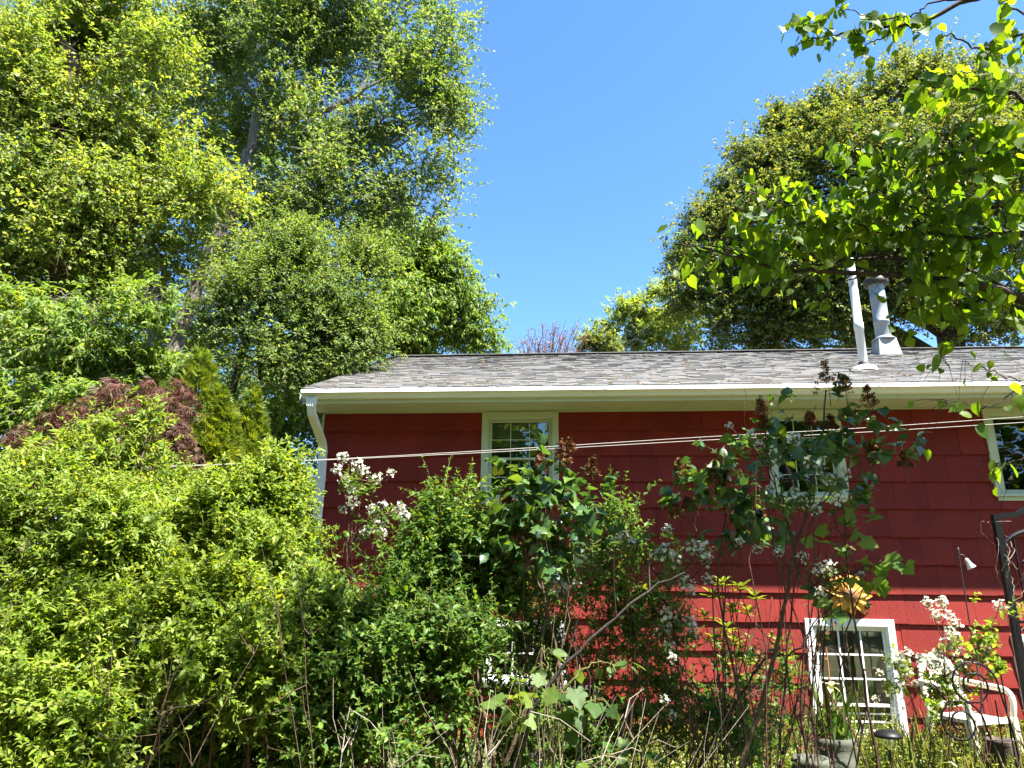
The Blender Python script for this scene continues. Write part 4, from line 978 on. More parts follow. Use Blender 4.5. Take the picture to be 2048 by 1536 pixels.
shrub('leafy_shrub', 'fine-leaved arching shrub right of the first upper window', 'shrub', GM, (1200, 1560, -4.2),
      [(1235, 1010, 40, -4.2), (1200, 1080, 60, -4.2), (1270, 1060, 40, -4.2), (1180, 1160, 70, -4.2), (1270, 1170, 60, -4.2), (1230, 1260, 70, -4.3), (1120, 1230, 60, -4.3), (1320, 1240, 50, -4.2), (1100, 1320, 70, -4.4), (1200, 1340, 70, -4.3), (1050, 1200, 55, -4.4), (1030, 1290, 50, -4.4), (1000, 1380, 60, -4.5), (1120, 1420, 80, -4.5), (1000, 1470, 70, -4.6), (880, 1450, 70, -4.8), (1150, 1500, 70, -4.6)],
      L['honey'], 76, 1000, k=8, leaf=.048, ln=(.16, .4), nst=45, upd=.7, stem_r=.005, tmpl=ovate(.22, .2))
shrub('leafy_shrub', 'open twiggy shrub with scattered leaves in front of the sunlit lower wall', 'shrub', GM, (1400, 1620, -4.0),
      [(1350, 1330, 80, -4), (1430, 1380, 80, -4), (1300, 1400, 80, -4.2), (1500, 1440, 70, -4), (1400, 1460, 90, -4.2), (1200, 1450, 90, -4.3), (1560, 1400, 60, -3.6), (1480, 1330, 50, -4)],
      L['honey'], 77, 420, k=7, leaf=.050, ln=(.16, .4), nst=50, stem_r=.005, stem_mat=M['twig'], upd=.6)

# --- flowering canes
def flower_mesh(rng, r, n):
    """one loose panicle of small white five-petalled flowers, about r across"""
    d = nrm(rng.normal(size=(n, 3))+np.array([0, 0, .45])); q = d*r*rng.uniform(.45, 1, (n, 1))
    pos, Mx = frames(rng, q, rng.normal(0, 1, (n, 3)), rng.uniform(.009, .015, n), .6, .6, d*1.2)
    V, F = star(5, .34, .2); W = np.einsum('nij,vj->nvi', Mx, V)+pos[:, None]; FF = (F[None]+np.arange(n)[:, None, None]*len(V)).reshape(-1, 3)
    tw = tubes(np.stack([np.repeat([[0, 0, -r*.6]], n, 0), q], 1), np.full((n, 2), .0009), 3)
    me = mesh_of('flower_cluster', [(W.reshape(-1, 3), FF), tw], [L['petal'], M['twig_green']], tints=np.concatenate([np.repeat(rng.random(n), len(F)), np.zeros(len(tw[1]))]))
    mi = np.zeros(len(me.polygons), np.int32); mi[n*len(F):] = 1; me.polygons.foreach_set('material_index', mi)
    return me
_fr = np.random.default_rng(80)
FLOWERS = [flower_mesh(_fr, .052, 30), flower_mesh(_fr, .042, 22), flower_mesh(_fr, .06, 36)]
def flowering(label, base, canes, clusters, blobs, seed, n, mat=None, leaf=.045):
    rng = np.random.default_rng(seed); Y = base[2]
    root = shrub('flowering_bush', label, 'shrub', 'white flowering bushes', base, blobs, mat or L['honey'], seed, n, k=5, leaf=leaf, ln=(.1, .25), clump=.14, nst=20, stem_mat=M['cane'], stem_r=.005, min_px=10)
    o0 = np.array(root.location); ch = []
    ends = []
    for pts in canes:
        p = spline(np.array([at(x, y, Y) for x, y in pts]), 16); p[1:-1] += rng.normal(0, .006, (14, 3)); ch.append(tubes(p, np.linspace(.008, .0025, 16), 5)); ends.append(p)
    allp = np.concatenate(ends)
    for x, y, s in clusters:
        c = at(x, y, Y+rng.uniform(-.15, .15)); sz = s*((c-CAM)@FW)/FPX
        o = obj('flower_cluster', FLOWERS[rng.integers(3)], root, tuple(c-o0)); o.scale = (sz/.09,)*3; o.rotation_euler = (rng.normal(0, .4), rng.normal(0, .4), rng.uniform(0, 6.28))
        a = allp[np.argmin(np.linalg.norm(allp-c-[0, 0, -.12], axis=1))]; m = (a+c)/2+np.array([0, 0, -.03])
        ch.append(tubes(np.array([a, m, c]), [.0025, .002, .0015], 4))
    stems(root, 'canes', ch, M['cane'])
flowering('sunlit white blossom cane in front of the wall beside the downspout', (700, 1600, -4.6), [[(690, 1400), (692, 1150), (700, 1030), (722, 960), (690, 915)], [(692, 1100), (740, 1040), (800, 1020)], [(722, 960), (755, 965), (785, 945)], [(692, 1000), (680, 960), (676, 920)]],
          [(683, 915, 22), (676, 940, 24), (690, 962, 26), (715, 930, 26), (732, 945, 24), (755, 955, 20), (782, 945, 18), (700, 985, 30), (706, 1005, 26), (688, 1020, 18), (742, 1018, 20), (765, 1012, 26), (800, 1018, 26), (806, 1035, 22), (760, 1050, 28), (735, 1062, 26), (722, 1070, 20), (766, 1070, 18)],
          [(700, 960, 30, -4.6), (760, 1040, 34, -4.6), (700, 1060, 24, -4.6)], 81, 40)
flowering('shaded white blossom bush below the gap between the upper windows', (1350, 1600, -4.6), [[(1250, 1500), (1290, 1300), (1340, 1180), (1400, 1100)], [(1200, 1500), (1150, 1300), (1130, 1180), (1170, 1110)], [(1340, 1180), (1260, 1080), (1240, 1060)], [(1400, 1500), (1350, 1300), (1370, 1170), (1480, 1090), (1520, 1100)]],
          [(1245, 1072, 28), (1262, 1085, 24), (1140, 1112, 28), (1165, 1120, 26), (1105, 1160, 30), (1120, 1178, 28), (1150, 1172, 24), (1330, 1105, 34), (1350, 1120, 30), (1385, 1095, 28), (1408, 1100, 36), (1412, 1118, 28), (1372, 1165, 28), (1382, 1180, 24), (1335, 1232, 34), (1352, 1250, 36), (1378, 1245, 28), (1330, 1262, 28), (1388, 1262, 24), (1340, 1295, 28), (1345, 1318, 24), (1478, 1085, 22), (1516, 1098, 24), (1335, 1060, 0.1+22), (1310, 1110, 20), (1415, 1160, 20), (1330, 1400, 20), (1345, 1430, 18)],
          [(1370, 1110, 40, -4.6), (1150, 1150, 50, -4.6), (1360, 1240, 46, -4.6), (1260, 1090, 30, -4.6)], 82, 90)
flowering('pale blossom sprays woven through the tallest lilac', (1640, 1620, -4.9), [[(1560, 1500), (1580, 1250), (1610, 1080), (1660, 960)], [(1600, 1150), (1560, 1000), (1500, 880)], [(1620, 1180), (1660, 1145), (1720, 1150)]],
          [(1460, 852, 20), (1500, 868, 26), (1520, 890, 24), (1590, 880, 24), (1620, 925, 26), (1640, 935, 24), (1590, 985, 24), (1545, 975, 22), (1660, 960, 24), (1690, 945, 22), (1672, 1000, 26), (1610, 1010, 28), (1632, 1018, 24), (1580, 1005, 22), (1640, 1140, 26), (1660, 1135, 28), (1720, 1150, 22), (1640, 1185, 22), (1560, 1105, 20), (1605, 1115, 22)],
          [(1600, 1000, 30, -4.9), (1660, 1150, 30, -4.9), (1510, 880, 18, -4.9)], 83, 36)
flowering('sunlit white blossom bush between the lower window and the white chair', (1870, 1620, -2.4), [[(1900, 1530), (1895, 1380), (1880, 1270), (1855, 1205)], [(1890, 1400), (1850, 1350), (1800, 1325)], [(1895, 1350), (1950, 1300), (2000, 1220)], [(1885, 1280), (1890, 1215)]],
          [(1857, 1208, 22), (1884, 1208, 24), (1874, 1232, 24), (1902, 1232, 26), (1908, 1250, 24), (1900, 1262, 20), (1915, 1275, 24), (1895, 1290, 30), (1912, 1300, 24), (1880, 1310, 26), (1888, 1335, 26), (1865, 1330, 24), (1852, 1318, 20), (1800, 1320, 26), (1815, 1310, 26), (1790, 1330, 22), (1812, 1345, 24), (1838, 1318, 20), (1800, 1372, 26), (1775, 1375, 22), (1760, 1345, 18), (1960, 1290, 18), (1998, 1212, 22), (1970, 1300, 22), (1925, 1330, 24), (1750, 1400, 18), (1830, 1370, 22), (1905, 1345, 24)],
          [(1960, 1260, 36, -2.4), (1900, 1320, 50, -2.4), (1820, 1360, 40, -2.4), (2000, 1240, 34, -2.4), (2010, 1310, 40, -2.4), (1880, 1400, 50, -2.4)], 84, 110, L['privet'], .07)

# --- bramble and saplings with lobed leaves
def big_leaved(name, label, base, canes, spots, mat, seed, size, stem, group=None, tmpl=None, r=.009, hang=.35):
    rng = np.random.default_rng(seed); Y = base[2]; b = at(*base); b[2] = GZ
    root = thing(name, label, 'plant', b, group); ch, al = [], []
    for pts in canes:
        q = np.array([at(x, y, Y) for x, y in pts])
        p = spline(q, 20); p[1:-1] += rng.normal(0, .004, (18, 3)); ch.append(tubes(p, np.linspace(r, r*.35, 20), 6)); al.append(p)
    allp = np.concatenate(al); pos, dd, sz, ex = [], [], [], []
    for x, y, s in spots:
        for _ in range(2 if s > 0 else 1):
            c = at(x+rng.normal(0, 9), y+rng.normal(0, 7), Y+rng.normal(0, .10)); a = allp[np.argmin(np.linalg.norm(allp-c, axis=1)+.6*np.maximum(0, allp[:, 2]-c[2]))]
            d = nrm(c-a)+np.array([0, 0, -hang])+rng.normal(0, .3, 3)
            pos.append(c); dd.append(d); sz.append(abs(s)*((c-CAM)@FW)/FPX*rng.uniform(.7, 1.1))
            ch.append(tubes(np.array([a, (a+c)/2+[0, 0, .03], c]), [.003, .0022, .0016], 4))
    pos, Mx = frames(rng, np.array(pos), np.array(dd), np.array(sz), .8, .35, nrm(CAM-np.array(pos))*.55)
    stems(root, 'stem', ch, stem); leaves(root, rng, tmpl or lobed(), pos, Mx, mat, 300, min_px=1)
    return root
big_leaved('bramble_cane', 'single dark upright cane with big lobed leaves crossing the lower window', (1760, 1640, -4.9), [[(1765, 1640), (1752, 1500), (1735, 1400), (1712, 1260), (1692, 1100), (1682, 1000)], [(1700, 1150), (1740, 1130), (1790, 1120)]],
           [(1690, 1030, 34), (1728, 1030, 36), (1700, 1065, 30), (1650, 1060, 32), (1690, 1100, 36), (1655, 1090, 34), (1720, 1080, 34), (1770, 1125, 40), (1790, 1118, 36), (1720, 1115, 30), (1775, 1150, 34), (1635, 1180, 38), (1655, 1200, 36), (1670, 1232, 36), (1660, 1225, 30), (1745, 1120, 36), (1720, 1160, 30), (1690, 1160, 28), (1760, 1170, 30)], L['sapling'], 85, 36, M['cane'])
big_leaved('maple_sapling', 'young sapling with big pale lobed leaves at the bottom centre', (1040, 1640, -5.4), [[(1030, 1640), (1040, 1480), (1040, 1360)], [(1100, 1600), (1120, 1450), (1150, 1370)], [(1000, 1600), (1010, 1500), (1060, 1400)], [(1080, 1560), (1120, 1430), (1190, 1400)]],
           [(1040, 1365, 44), (1060, 1405, 46), (1020, 1390, 40), (1120, 1420, 50), (1145, 1380, 46), (1190, 1410, 44), (1090, 1440, 44), (1160, 1430, 50), (1070, 1370, 40), (1215, 1415, 36), (1010, 1420, 40), (1050, 1440, 40), (1130, 1460, 44), (1100, 1390, 40)], L['deep'], 86, 44, M['twig_green'], 'young saplings at the bottom of the photo')
big_leaved('maple_sapling', 'shoot with a few large pale leaves just above the other sapling at the bottom centre', (1100, 1620, -5.0), [[(1130, 1620), (1110, 1400), (1085, 1300)], [(1110, 1400), (1180, 1330), (1240, 1330)]],
           [(1080, 1290, 36), (1100, 1310, 34), (1075, 1330, 36), (1095, 1345, 36), (1240, 1330, 34), (1215, 1340, 30), (1270, 1335, 30), (1140, 1345, 36)], L['deep'], 87, 36, M['twig_green'], 'young saplings at the bottom of the photo', ovate(.3, .2))
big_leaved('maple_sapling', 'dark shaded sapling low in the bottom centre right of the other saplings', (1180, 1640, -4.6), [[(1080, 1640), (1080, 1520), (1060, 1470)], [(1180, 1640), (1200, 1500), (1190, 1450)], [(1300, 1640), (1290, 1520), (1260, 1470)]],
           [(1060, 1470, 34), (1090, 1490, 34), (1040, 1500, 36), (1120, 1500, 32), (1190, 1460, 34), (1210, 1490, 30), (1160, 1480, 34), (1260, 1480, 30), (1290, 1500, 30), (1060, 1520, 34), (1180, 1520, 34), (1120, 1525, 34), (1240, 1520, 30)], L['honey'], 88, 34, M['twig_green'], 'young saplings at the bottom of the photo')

def whorled():
    rng = np.random.default_rng(89); Y = -1.7; b = at(1470, 1540, Y); b[2] = GZ
    root = thing('rhododendron_bush', 'yellow-green rhododendron with whorled leaves against the sunlit lower wall', 'shrub', b)
    tips = [(1445, 1172), (1482, 1182), (1425, 1195), (1465, 1225), (1495, 1230), (1452, 1262), (1430, 1285), (1470, 1290), (1500, 1330), (1450, 1330), (1520, 1370), (1480, 1370), (1410, 1240), (1575, 1320), (1560, 1290), (1590, 1350), (1510, 1200), (1290, 1190), (1270, 1200)]
    ch, pos, dd, sz = [], [], [], []
    for x, y in tips:
        c = at(x, y, Y+rng.normal(0, .15)); s = b+rng.normal(0, .25, 3)*[1, .5, 0]
        t = np.linspace(0, 1, 8)[:, None]; p = s*(1-t)+c*t; p[1:-1] += rng.normal(0, .02, (6, 3)); ch.append(tubes(p, np.linspace(.010, .005, 8), 5))
        for lay, n_, tl in ((0, 8, .35), (1, 6, .9)):
            a = np.arange(n_)*2*np.pi/n_+rng.uniform(0, 1)+rng.normal(0, .15, n_)
            for q in a: pos.append(c+np.array([0, 0, .03*lay])); dd.append([math.cos(q), math.sin(q), tl+rng.normal(0, .15)]); sz.append(rng.uniform(.10, .15))
    pos, Mx = frames(rng, np.array(pos), np.array(dd), np.array(sz), 1., .2)
    stems(root, 'stems', ch, M['twig']); leaves(root, rng, ovate(.17, .15), pos, Mx, L['rhodo'], 300, min_px=8)
whorled()

# --- bare stems
def dry_bush(label, base, fans, seed, mat, r=.007, twigs=5, berries=False, name='dry_bush'):
    rng = np.random.default_rng(seed); Y = base[2]; b = at(*base); b[2] = GZ
    root = thing(name, label, 'shrub', b, 'bare twiggy bushes'); ch = []; P = []
    for (x0, x1, y0, y1, n_) in fans:
        for _ in range(n_):
            e = at(rng.uniform(x0, x1), rng.uniform(y0, y1), Y+rng.normal(0, .25)); s = b+np.array([rng.normal(0, .35)+(e[0]-b[0])*.45, rng.normal(0, .25), -.03])
            t = np.linspace(0, 1, 9)[:, None]; p = s*(1-t)+e*t; p[:, 0] += (e[0]-s[0])*.25*(t[:, 0]**2-t[:, 0]); p[1:-1] += rng.normal(0, .012, (7, 3)); P.append(p)
    P = np.array(P); ch.append(tubes(P, r*rng.uniform(.5, 1.3, (len(P), 1))*np.linspace(1, .3, 9)[None], 5))
    q = P[:, 3:-1].reshape(-1, 3); q = q[rng.choice(len(q), len(P)*twigs)]; d = nrm(rng.normal(0, .7, q.shape)+[0, 0, .6]); e = q+d*rng.uniform(.1, .4, (len(q), 1))
    ch.append(tubes(np.stack([q, (q+e)/2+rng.normal(0, .02, q.shape), e], 1), np.array([[.003, .0022, .0014]])*np.ones((len(q), 1)), 3))
    stems(root, 'stems', ch, mat)
    if berries:
        pos, Mx = frames(rng, e, rng.normal(0, 1, e.shape), rng.uniform(.015, .03, len(e))); leaves(root, rng, star(4, .4, .6), pos, Mx, L['dry'], rest='dry_seeds')
dry_bush('dark bare branching bush in front of the top left of the lower window', (1560, 1600, -3.2), [(1540, 1680, 1190, 1290, 12), (1500, 1640, 1280, 1400, 5)], 91, M['cane'], .008, 6, True)
dry_bush('thicket of dry brown stems at the bottom right of centre', (1430, 1640, -3.6), [(1250, 1600, 1280, 1480, 28)], 92, M['twig'], .004, 4)
dry_bush('tangle of dark upright stems at the bottom left of centre', (860, 1640, -4.4), [(640, 1150, 1260, 1480, 60)], 93, M['bark_dark'], .0045, 4)
dry_bush('grey dead twigs poking out through the shrubs at the left', (240, 1680, -6.0), [(20, 620, 1080, 1420, 9)], 96, M['twig'], .003, 4)
dry_bush('pale dry stems along the bottom of the photo below the shrubs', (900, 1680, -5.6), [(560, 1500, 1330, 1500, 34)], 94, M['twig_pale'], .004, 3)
def thick_limbs():
    for i, (lab, pts, Y, r) in enumerate([('dark slanting branch rising to the right across the middle shrubs', [(1030, 1536), (1080, 1400), (1170, 1290), (1290, 1190), (1370, 1145)], -5.3, .013),
                                          ('grey curved branch rising to the right in front of the lower window', [(1400, 1536), (1480, 1390), (1530, 1320), (1590, 1300), (1640, 1230)], -4.2, .011)]):
        rng = np.random.default_rng(95+i); p = spline(np.array([at(x, y, Y) for x, y in pts]), 20); p = np.concatenate([[[p[0][0]-.05, p[0][1], GZ-.05]], p]); p[1:-1] += rng.normal(0, .008, (19, 3))
        root = thing('branch', lab, 'branch', (p[0][0], p[0][1], GZ)); o0 = np.array(root.location)
        ch = [tubes(p, np.linspace(r, r*.4, 21), 8)]
        for j in (9, 13, 16):
            e = p[j]+np.array([rng.uniform(-.2, .3), rng.normal(0, .1), rng.uniform(.2, .45)]); ch.append(tubes(np.array([p[j], (p[j]+e)/2+rng.normal(0, .02, 3), e]), [r*.35, r*.25, r*.12], 5))
        stems(root, 'stem', ch, M['bark_dark'])
thick_limbs()

# ------------------------------------------------------------------ ground cover
def cover():
    rng = np.random.default_rng(101); n = 15000
    P = np.stack([rng.uniform(-5, 12, n), rng.uniform(-4.5, -.15, n), np.zeros(n)], 1); hgt = .10+.16*(np.sin(P[:, 0]*2.1)*np.cos(P[:, 1]*2.7)+1)/2
    P[:, 2] = GZ+rng.random(n)**.7*hgt
    pos, Mx = frames(rng, P, rng.normal(0, 1, (n, 3))*[1, 1, .35]+[0, 0, .2], rng.uniform(.035, .08, n)); V, F = ovate(.28, .2)
    r = obj('ground_cover', None, None, (0, 0, 0), 'low leafy ground cover in front of the house', 'ground cover', None, 'stuff')
    o = leaves(r, rng, (V, F), pos, Mx, L['honey']); o['kind'] = 'stuff'
    n = 5000; P = np.stack([rng.uniform(-5, 12, n), rng.uniform(-5, -.1, n), GZ+.01+rng.random(n)*.06], 1)
    pos, Mx = frames(rng, P, rng.normal(0, 1, (n, 3))*[1, 1, .2], rng.uniform(.04, .09, n)); r = obj('leaf_litter', None, None, (0, 0, 0), 'brown fallen leaves on the ground below the shrubs', 'leaf litter', None, 'stuff')
    o = leaves(r, rng, diamond(.3), pos, Mx, L['litter']); o['kind'] = 'stuff'
    n = 1800; P = np.stack([rng.uniform(5.4, 10.5, n), rng.uniform(-3.2, -.15, n), np.full(n, GZ)], 1); h = rng.uniform(.2, .62, n)
    d = nrm(rng.normal(0, .28, (n, 3))+[0, 0, 1]); x = d*h[:, None]; y = nrm(np.cross(d, rng.normal(size=(n, 3))))
    Mx = np.stack([x, y*.022, np.cross(nrm(x), y)*.12], -1); r = obj('tall_grass', None, None, (0, 0, 0), 'tall yellow-green grass and weeds along the foot of the wall', 'grass', None, 'stuff')
    o = leaves(r, rng, diamond(.25, .1, .2), P, Mx, L['blade']); o['kind'] = 'stuff'
    n = 3200; P = np.stack([rng.uniform(3.2, 10.5, n), rng.uniform(-3.0, -.2, n), np.full(n, GZ)], 1); d = rng.normal(0, .3, (n, 3))+[0, 0, 1]
    pos, Mx, tw = shoots(rng, P, d, rng.uniform(.15, .55, n), 9, .045, .1, 60, .1, .8, .5); r = obj('weeds', None, None, (0, 0, 0), 'leafy yellow-green weeds growing before the lower wall', 'weeds', None, 'stuff')
    o = leaves(r, rng, ovate(.24, .2), pos, Mx, L['rhodo']); o['kind'] = 'stuff'
    o = stems(r, 'stems', [tubes(tw, np.full((n, 4), .0022), 3)], M['twig_green']); o['kind'] = 'stuff'
cover()
def roof_litter():
    rng = np.random.default_rng(104); n = 420; t = rng.random(n)**2.2*5.2; P = np.stack([rng.uniform(-.1, 11, n), -.6+t*.921, 4.50+t*.387], 1)
    pos, Mx = frames(rng, P, rng.normal(0, 1, (n, 3))*[1, .5, .1], rng.uniform(.03, .075, n), 1, .2); r = obj('roof_litter', None, None, (0, 0, 0), 'scattered dead leaves and catkins lying on the grey roof', 'leaf litter', None, 'stuff')
    o = leaves(r, rng, diamond(.25), pos, Mx, L['litter']); o['kind'] = 'stuff'
roof_litter()

# ------------------------------------------------------------------ garden objects
def one(name, label, cat, loc, parts_, group=None):
    r = thing(name, label, cat, loc, group)
    for pn, chunks, mat, sm in parts_:
        obj(pn, mesh_of(pn, chunks, mat, sm), r)
    return r
def lines():
    for lab, pts in (('upper pale clothesline rope crossing in front of the upper windows', [(-120, 939, -3.2), (300, 933, -3.1), (640, 919.5, -2.9), (1000, 899.5, -2.6), (1400, 874.5, -2.2), (1700, 857.5, -1.9), (2048, 833.5, -1.5), (2500, 800, -1.)]),
                     ('lower pale clothesline rope crossing in front of the upper windows', [(-120, 941, -3.2), (300, 934.5, -3.1), (640, 920.5, -2.9), (1000, 903.5, -2.6), (1400, 881, -2.2), (1700, 866, -1.9), (2048, 844.7, -1.5), (2500, 815, -1.)])):
        p = spline(np.array([at(*q) for q in pts]), 60); o0 = p[0]
        obj('clothesline', mesh_of('clothesline', [(lambda c: (c[0]-o0, c[1]))(tubes(p, np.full(60, .0034), 7))], M['rope']), None, tuple(o0), lab, 'clothesline', 'clothesline ropes')
lines()

def arbor():
    Y0, Y1 = -2.1, -1.5; c = at(1992, 1040, Y0); x0 = c[0]; zt = c[2]; x1 = x0+1.35; loc = np.array([x0, Y0, GZ])
    r = thing('garden_arbor', 'black metal garden arbor with arched top at the right edge', 'arbor', loc)
    def ad(pn, ch, lab=None): return obj(pn, mesh_of(pn, [(V-loc, F) for V, F in ch], M['iron'], False), r)
    for x in (x0, x1):
        for y in (Y0,): ad('post', [box(x-.03, x+.03, y-.03, y+.03, GZ-.1, zt)])
    for y in (Y0,):
        xm = (x0+x1)/2
        V = lambda a, b: (np.array([[a[0], y-.028, a[1]], [b[0], y-.028, b[1]], [b[0], y+.028, b[1]], [a[0], y+.028, a[1]], [a[0], y-.028, a[1]+.05], [b[0], y-.028, b[1]+.05], [b[0], y+.028, b[1]+.05], [a[0], y+.028, a[1]+.05]]), BOXF)
        ad('top_rail', [V((x0-.032, zt+.001), (x0+.20, zt+.03)), V((x0+.20, zt+.03), (xm, zt+.30)), V((xm, zt+.30), (x1-.20, zt+.03)), V((x1-.20, zt+.03), (x1+.032, zt+.001))])
        a = np.linspace(np.pi, 0, 24); w_ = (x1-x0)/2-.03
        arch = np.stack([xm+w_*np.cos(a), np.full(24, y), zt-.27+.22*np.sin(a)], 1); ad('arch', [tubes(arch, np.full(24, .022), 8)])
        for xx in np.linspace(x0+.13, x1-.13, 9):
            zz = zt-.27+.22*math.sqrt(max(0, 1-((xx-xm)/w_)**2)); ad('bar', [tubes(np.array([[xx, y, GZ+.1], [xx, y, (GZ+zz)/2], [xx, y, zz]]), [.009]*3, 6)])
    for z in (zt-.95, GZ+.3): ad('cross_bar', [box(x0+.031, x1-.031, Y0+.012, Y0+.024, z-.015, z+.012)])
    t = np.linspace(0, 2*np.pi, 60); rr = .06+.035*np.cos(5*t); ad('rosette', [tubes(np.stack([x0+.25+rr*np.cos(t), np.full(60, Y0-.01), zt-.45+rr*np.sin(t)], 1), np.full(60, .012), 6)])
    rng = np.random.default_rng(110); v = thing('dry_vine', 'dry pale vine tendrils twisting round the black arbor post', 'vine', loc); ch = []
    for _ in range(7):
        n = 26; t = np.linspace(0, 1, n); z0 = rng.uniform(1., zt-.3); z1 = z0+rng.uniform(.4, .9); ph = rng.uniform(0, 6.28); rd = rng.uniform(.04, .09)
        p = np.stack([x0+.02+rd*np.cos(ph+7*t)+rng.normal(0, .008, n)+.12*t*rng.normal(), Y0-.02+rd*np.sin(ph+7*t), np.minimum(z0+(z1-z0)*t, zt-.02)], 1); ch.append(tubes(p, np.linspace(.0035, .0018, n), 4))
    stems(v, 'stems', ch, M['twig_pale'])
arbor()

def scrolls():
    Y = -2.7; b = at(1990, 1545, Y); b[2] = GZ; loc = b
    r = thing('scroll_trellis', 'low black wrought iron plant support with two spiral scrolls before the white chair', 'trellis', loc)
    def spiral(cx, cy, R, foot, turns=1.75):
        c = at(cx, cy, Y); s = ((c-CAM)@FW)/FPX; R *= s
        th = np.linspace(0.15, -turns*2*np.pi, 70)            # from the right side over the top
        th = np.linspace(-.1, turns*2*np.pi, 70); rad = R*np.linspace(1.05, .26, 70)
        sp = np.stack([c[0]+rad*np.cos(th), np.full(70, Y), c[2]+rad*np.sin(th)], 1)
        f = at(*foot, Y); st = sp[0]
        low = np.stack([np.linspace(f[0], st[0], 24)+.16*np.sin(np.linspace(0, np.pi, 24))*.35, np.full(24, Y), np.linspace(GZ-.05, st[2], 24)], 1)
        p = np.concatenate([low[:-1], sp]); return [(lambda k: (k[0]-loc, k[1]))(tubes(p, np.full(len(p), .0085), 7))]
    obj('scroll', mesh_of('scroll', spiral(1946, 1370, 46, (2030, 1540)), M['iron']), r)
    obj('scroll', mesh_of('scroll', spiral(1922, 1446, 44, (2000, 1560)), M['iron']), r)
    a, c = at(1985, 1480, Y), at(2030, 1490, Y)
    obj('stake', mesh_of('stake', [(lambda k: (k[0]-loc, k[1]))(tubes(np.array([[q, Y+.012, GZ-.05], [q, Y+.012, 1.], [q, Y+.012, z]]), [.006]*3, 6)) for q, z in ((at(1992, 1400, Y)[0], 1.05), (at(2012, 1400, Y)[0], 1.25))], M['iron']), r)
    obj('cross_bar', mesh_of('cross_bar', [(lambda k: (k[0]-loc, k[1]))(tubes(np.array([[a[0]-.02, Y-.012, a[2]], [(a[0]+c[0])/2, Y-.012, a[2]], [c[0]+.05, Y-.012, a[2]]]), [.005]*3, 6))], M['iron']), r)
scrolls()

def chair():
    c = at(1930, 1350, -.75); c[2] = GZ
    r = thing('garden_chair', 'cream white plastic garden chair with lattice back by the lower wall', 'chair', c); r.rotation_euler = (0, 0, math.radians(24)); r.scale = (1.12, 1.12, 1.22)
    W, D, H = .27, .24, .40                                      # faces -Y
    def ad(pn, ch, sm=False, par=r): return obj(pn, mesh_of(pn, ch, M['plastic'], sm), par)
    ad('seat', [box(-W+.02, W-.02, -D, D, H-.03, H)])
    bk = lambda x, z: np.array([x, D-.01+.20*(z-H), z])           # reclined back plane
    def strip(a, b, w_, th=.018, off=0.):
        a, b = np.array(a, float), np.array(b, float); d = b-a; n_ = np.array([-d[1], d[0]])/np.linalg.norm(d)*w_/2; q = [a+n_, b+n_, b-n_, a-n_]
        return np.array([bk(*p)+[0, off, 0] for p in q]+[bk(*p)+[0, th+off, 0] for p in q]), BOXF
    out = [(-.24, H), (-.25, .62), (-.22, .76), (-.13, .85), (0, .88), (.13, .85), (.22, .76), (.25, .62), (.24, H)]
    back = ad('backrest', [strip(out[i], out[i+1], .06, .022, .0005*i) for i in range(len(out)-1)]+[strip((-.2, .47), (.2, .47), .05, .02, -.002), strip((-.22, .62), (.22, .62), .04, .02, -.003)])
    lat = []
    for i, q in enumerate(np.arange(-.20, .21, .058)):
        lat.append(strip((q, .63), (np.clip(q+.18, -.2, .2), .63+min(.18, .2-q if q+.18 > .2 else .18)), .016, .008, .004)); lat.append(strip((q, .63), (np.clip(q-.18, -.2, .2), .63+min(.18, q+.2 if q-.18 < -.2 else .18)), .016, .008, .0125))
    ad('lattice', [l for l in lat if np.ptp(l[0][:, 2]) > .03])
    ad('slat', [strip((q, .48), (q, .61), .022, .012, .003) for q in np.linspace(-.16, .16, 6)])
    for s in (-1, 1):
        ad('leg', [(np.array([[s*W-.035, -D-.02, 0], [s*W+.035, -D-.02, 0], [s*W+.035, -D+.05, 0], [s*W-.035, -D+.05, 0], [s*W-.04, -D, H+.01], [s*W+.03, -D, H+.01], [s*W+.03, -D+.07, H+.01], [s*W-.04, -D+.07, H+.01]]), BOXF)])
        ad('leg', [(np.array([[s*W-.035, D+.02, 0], [s*W+.035, D+.02, 0], [s*W+.035, D+.09, 0], [s*W-.035, D+.09, 0], [s*W-.03, D-.06, H], [s*W+.03, D-.06, H], [s*W+.03, D, H], [s*W-.03, D, H]]), BOXF)])
        p = spline(np.array([[s*(W+.01), -D+.03, H], [s*(W+.03), -D+.02, H+.14], [s*(W+.04), -D+.08, H+.22], [s*(W+.04), .05, H+.24], [s*(W-.01), D+.06, H+.26]]), 18); ad('armrest', [tubes(p, np.full(18, .028), 8)], True)
chair()

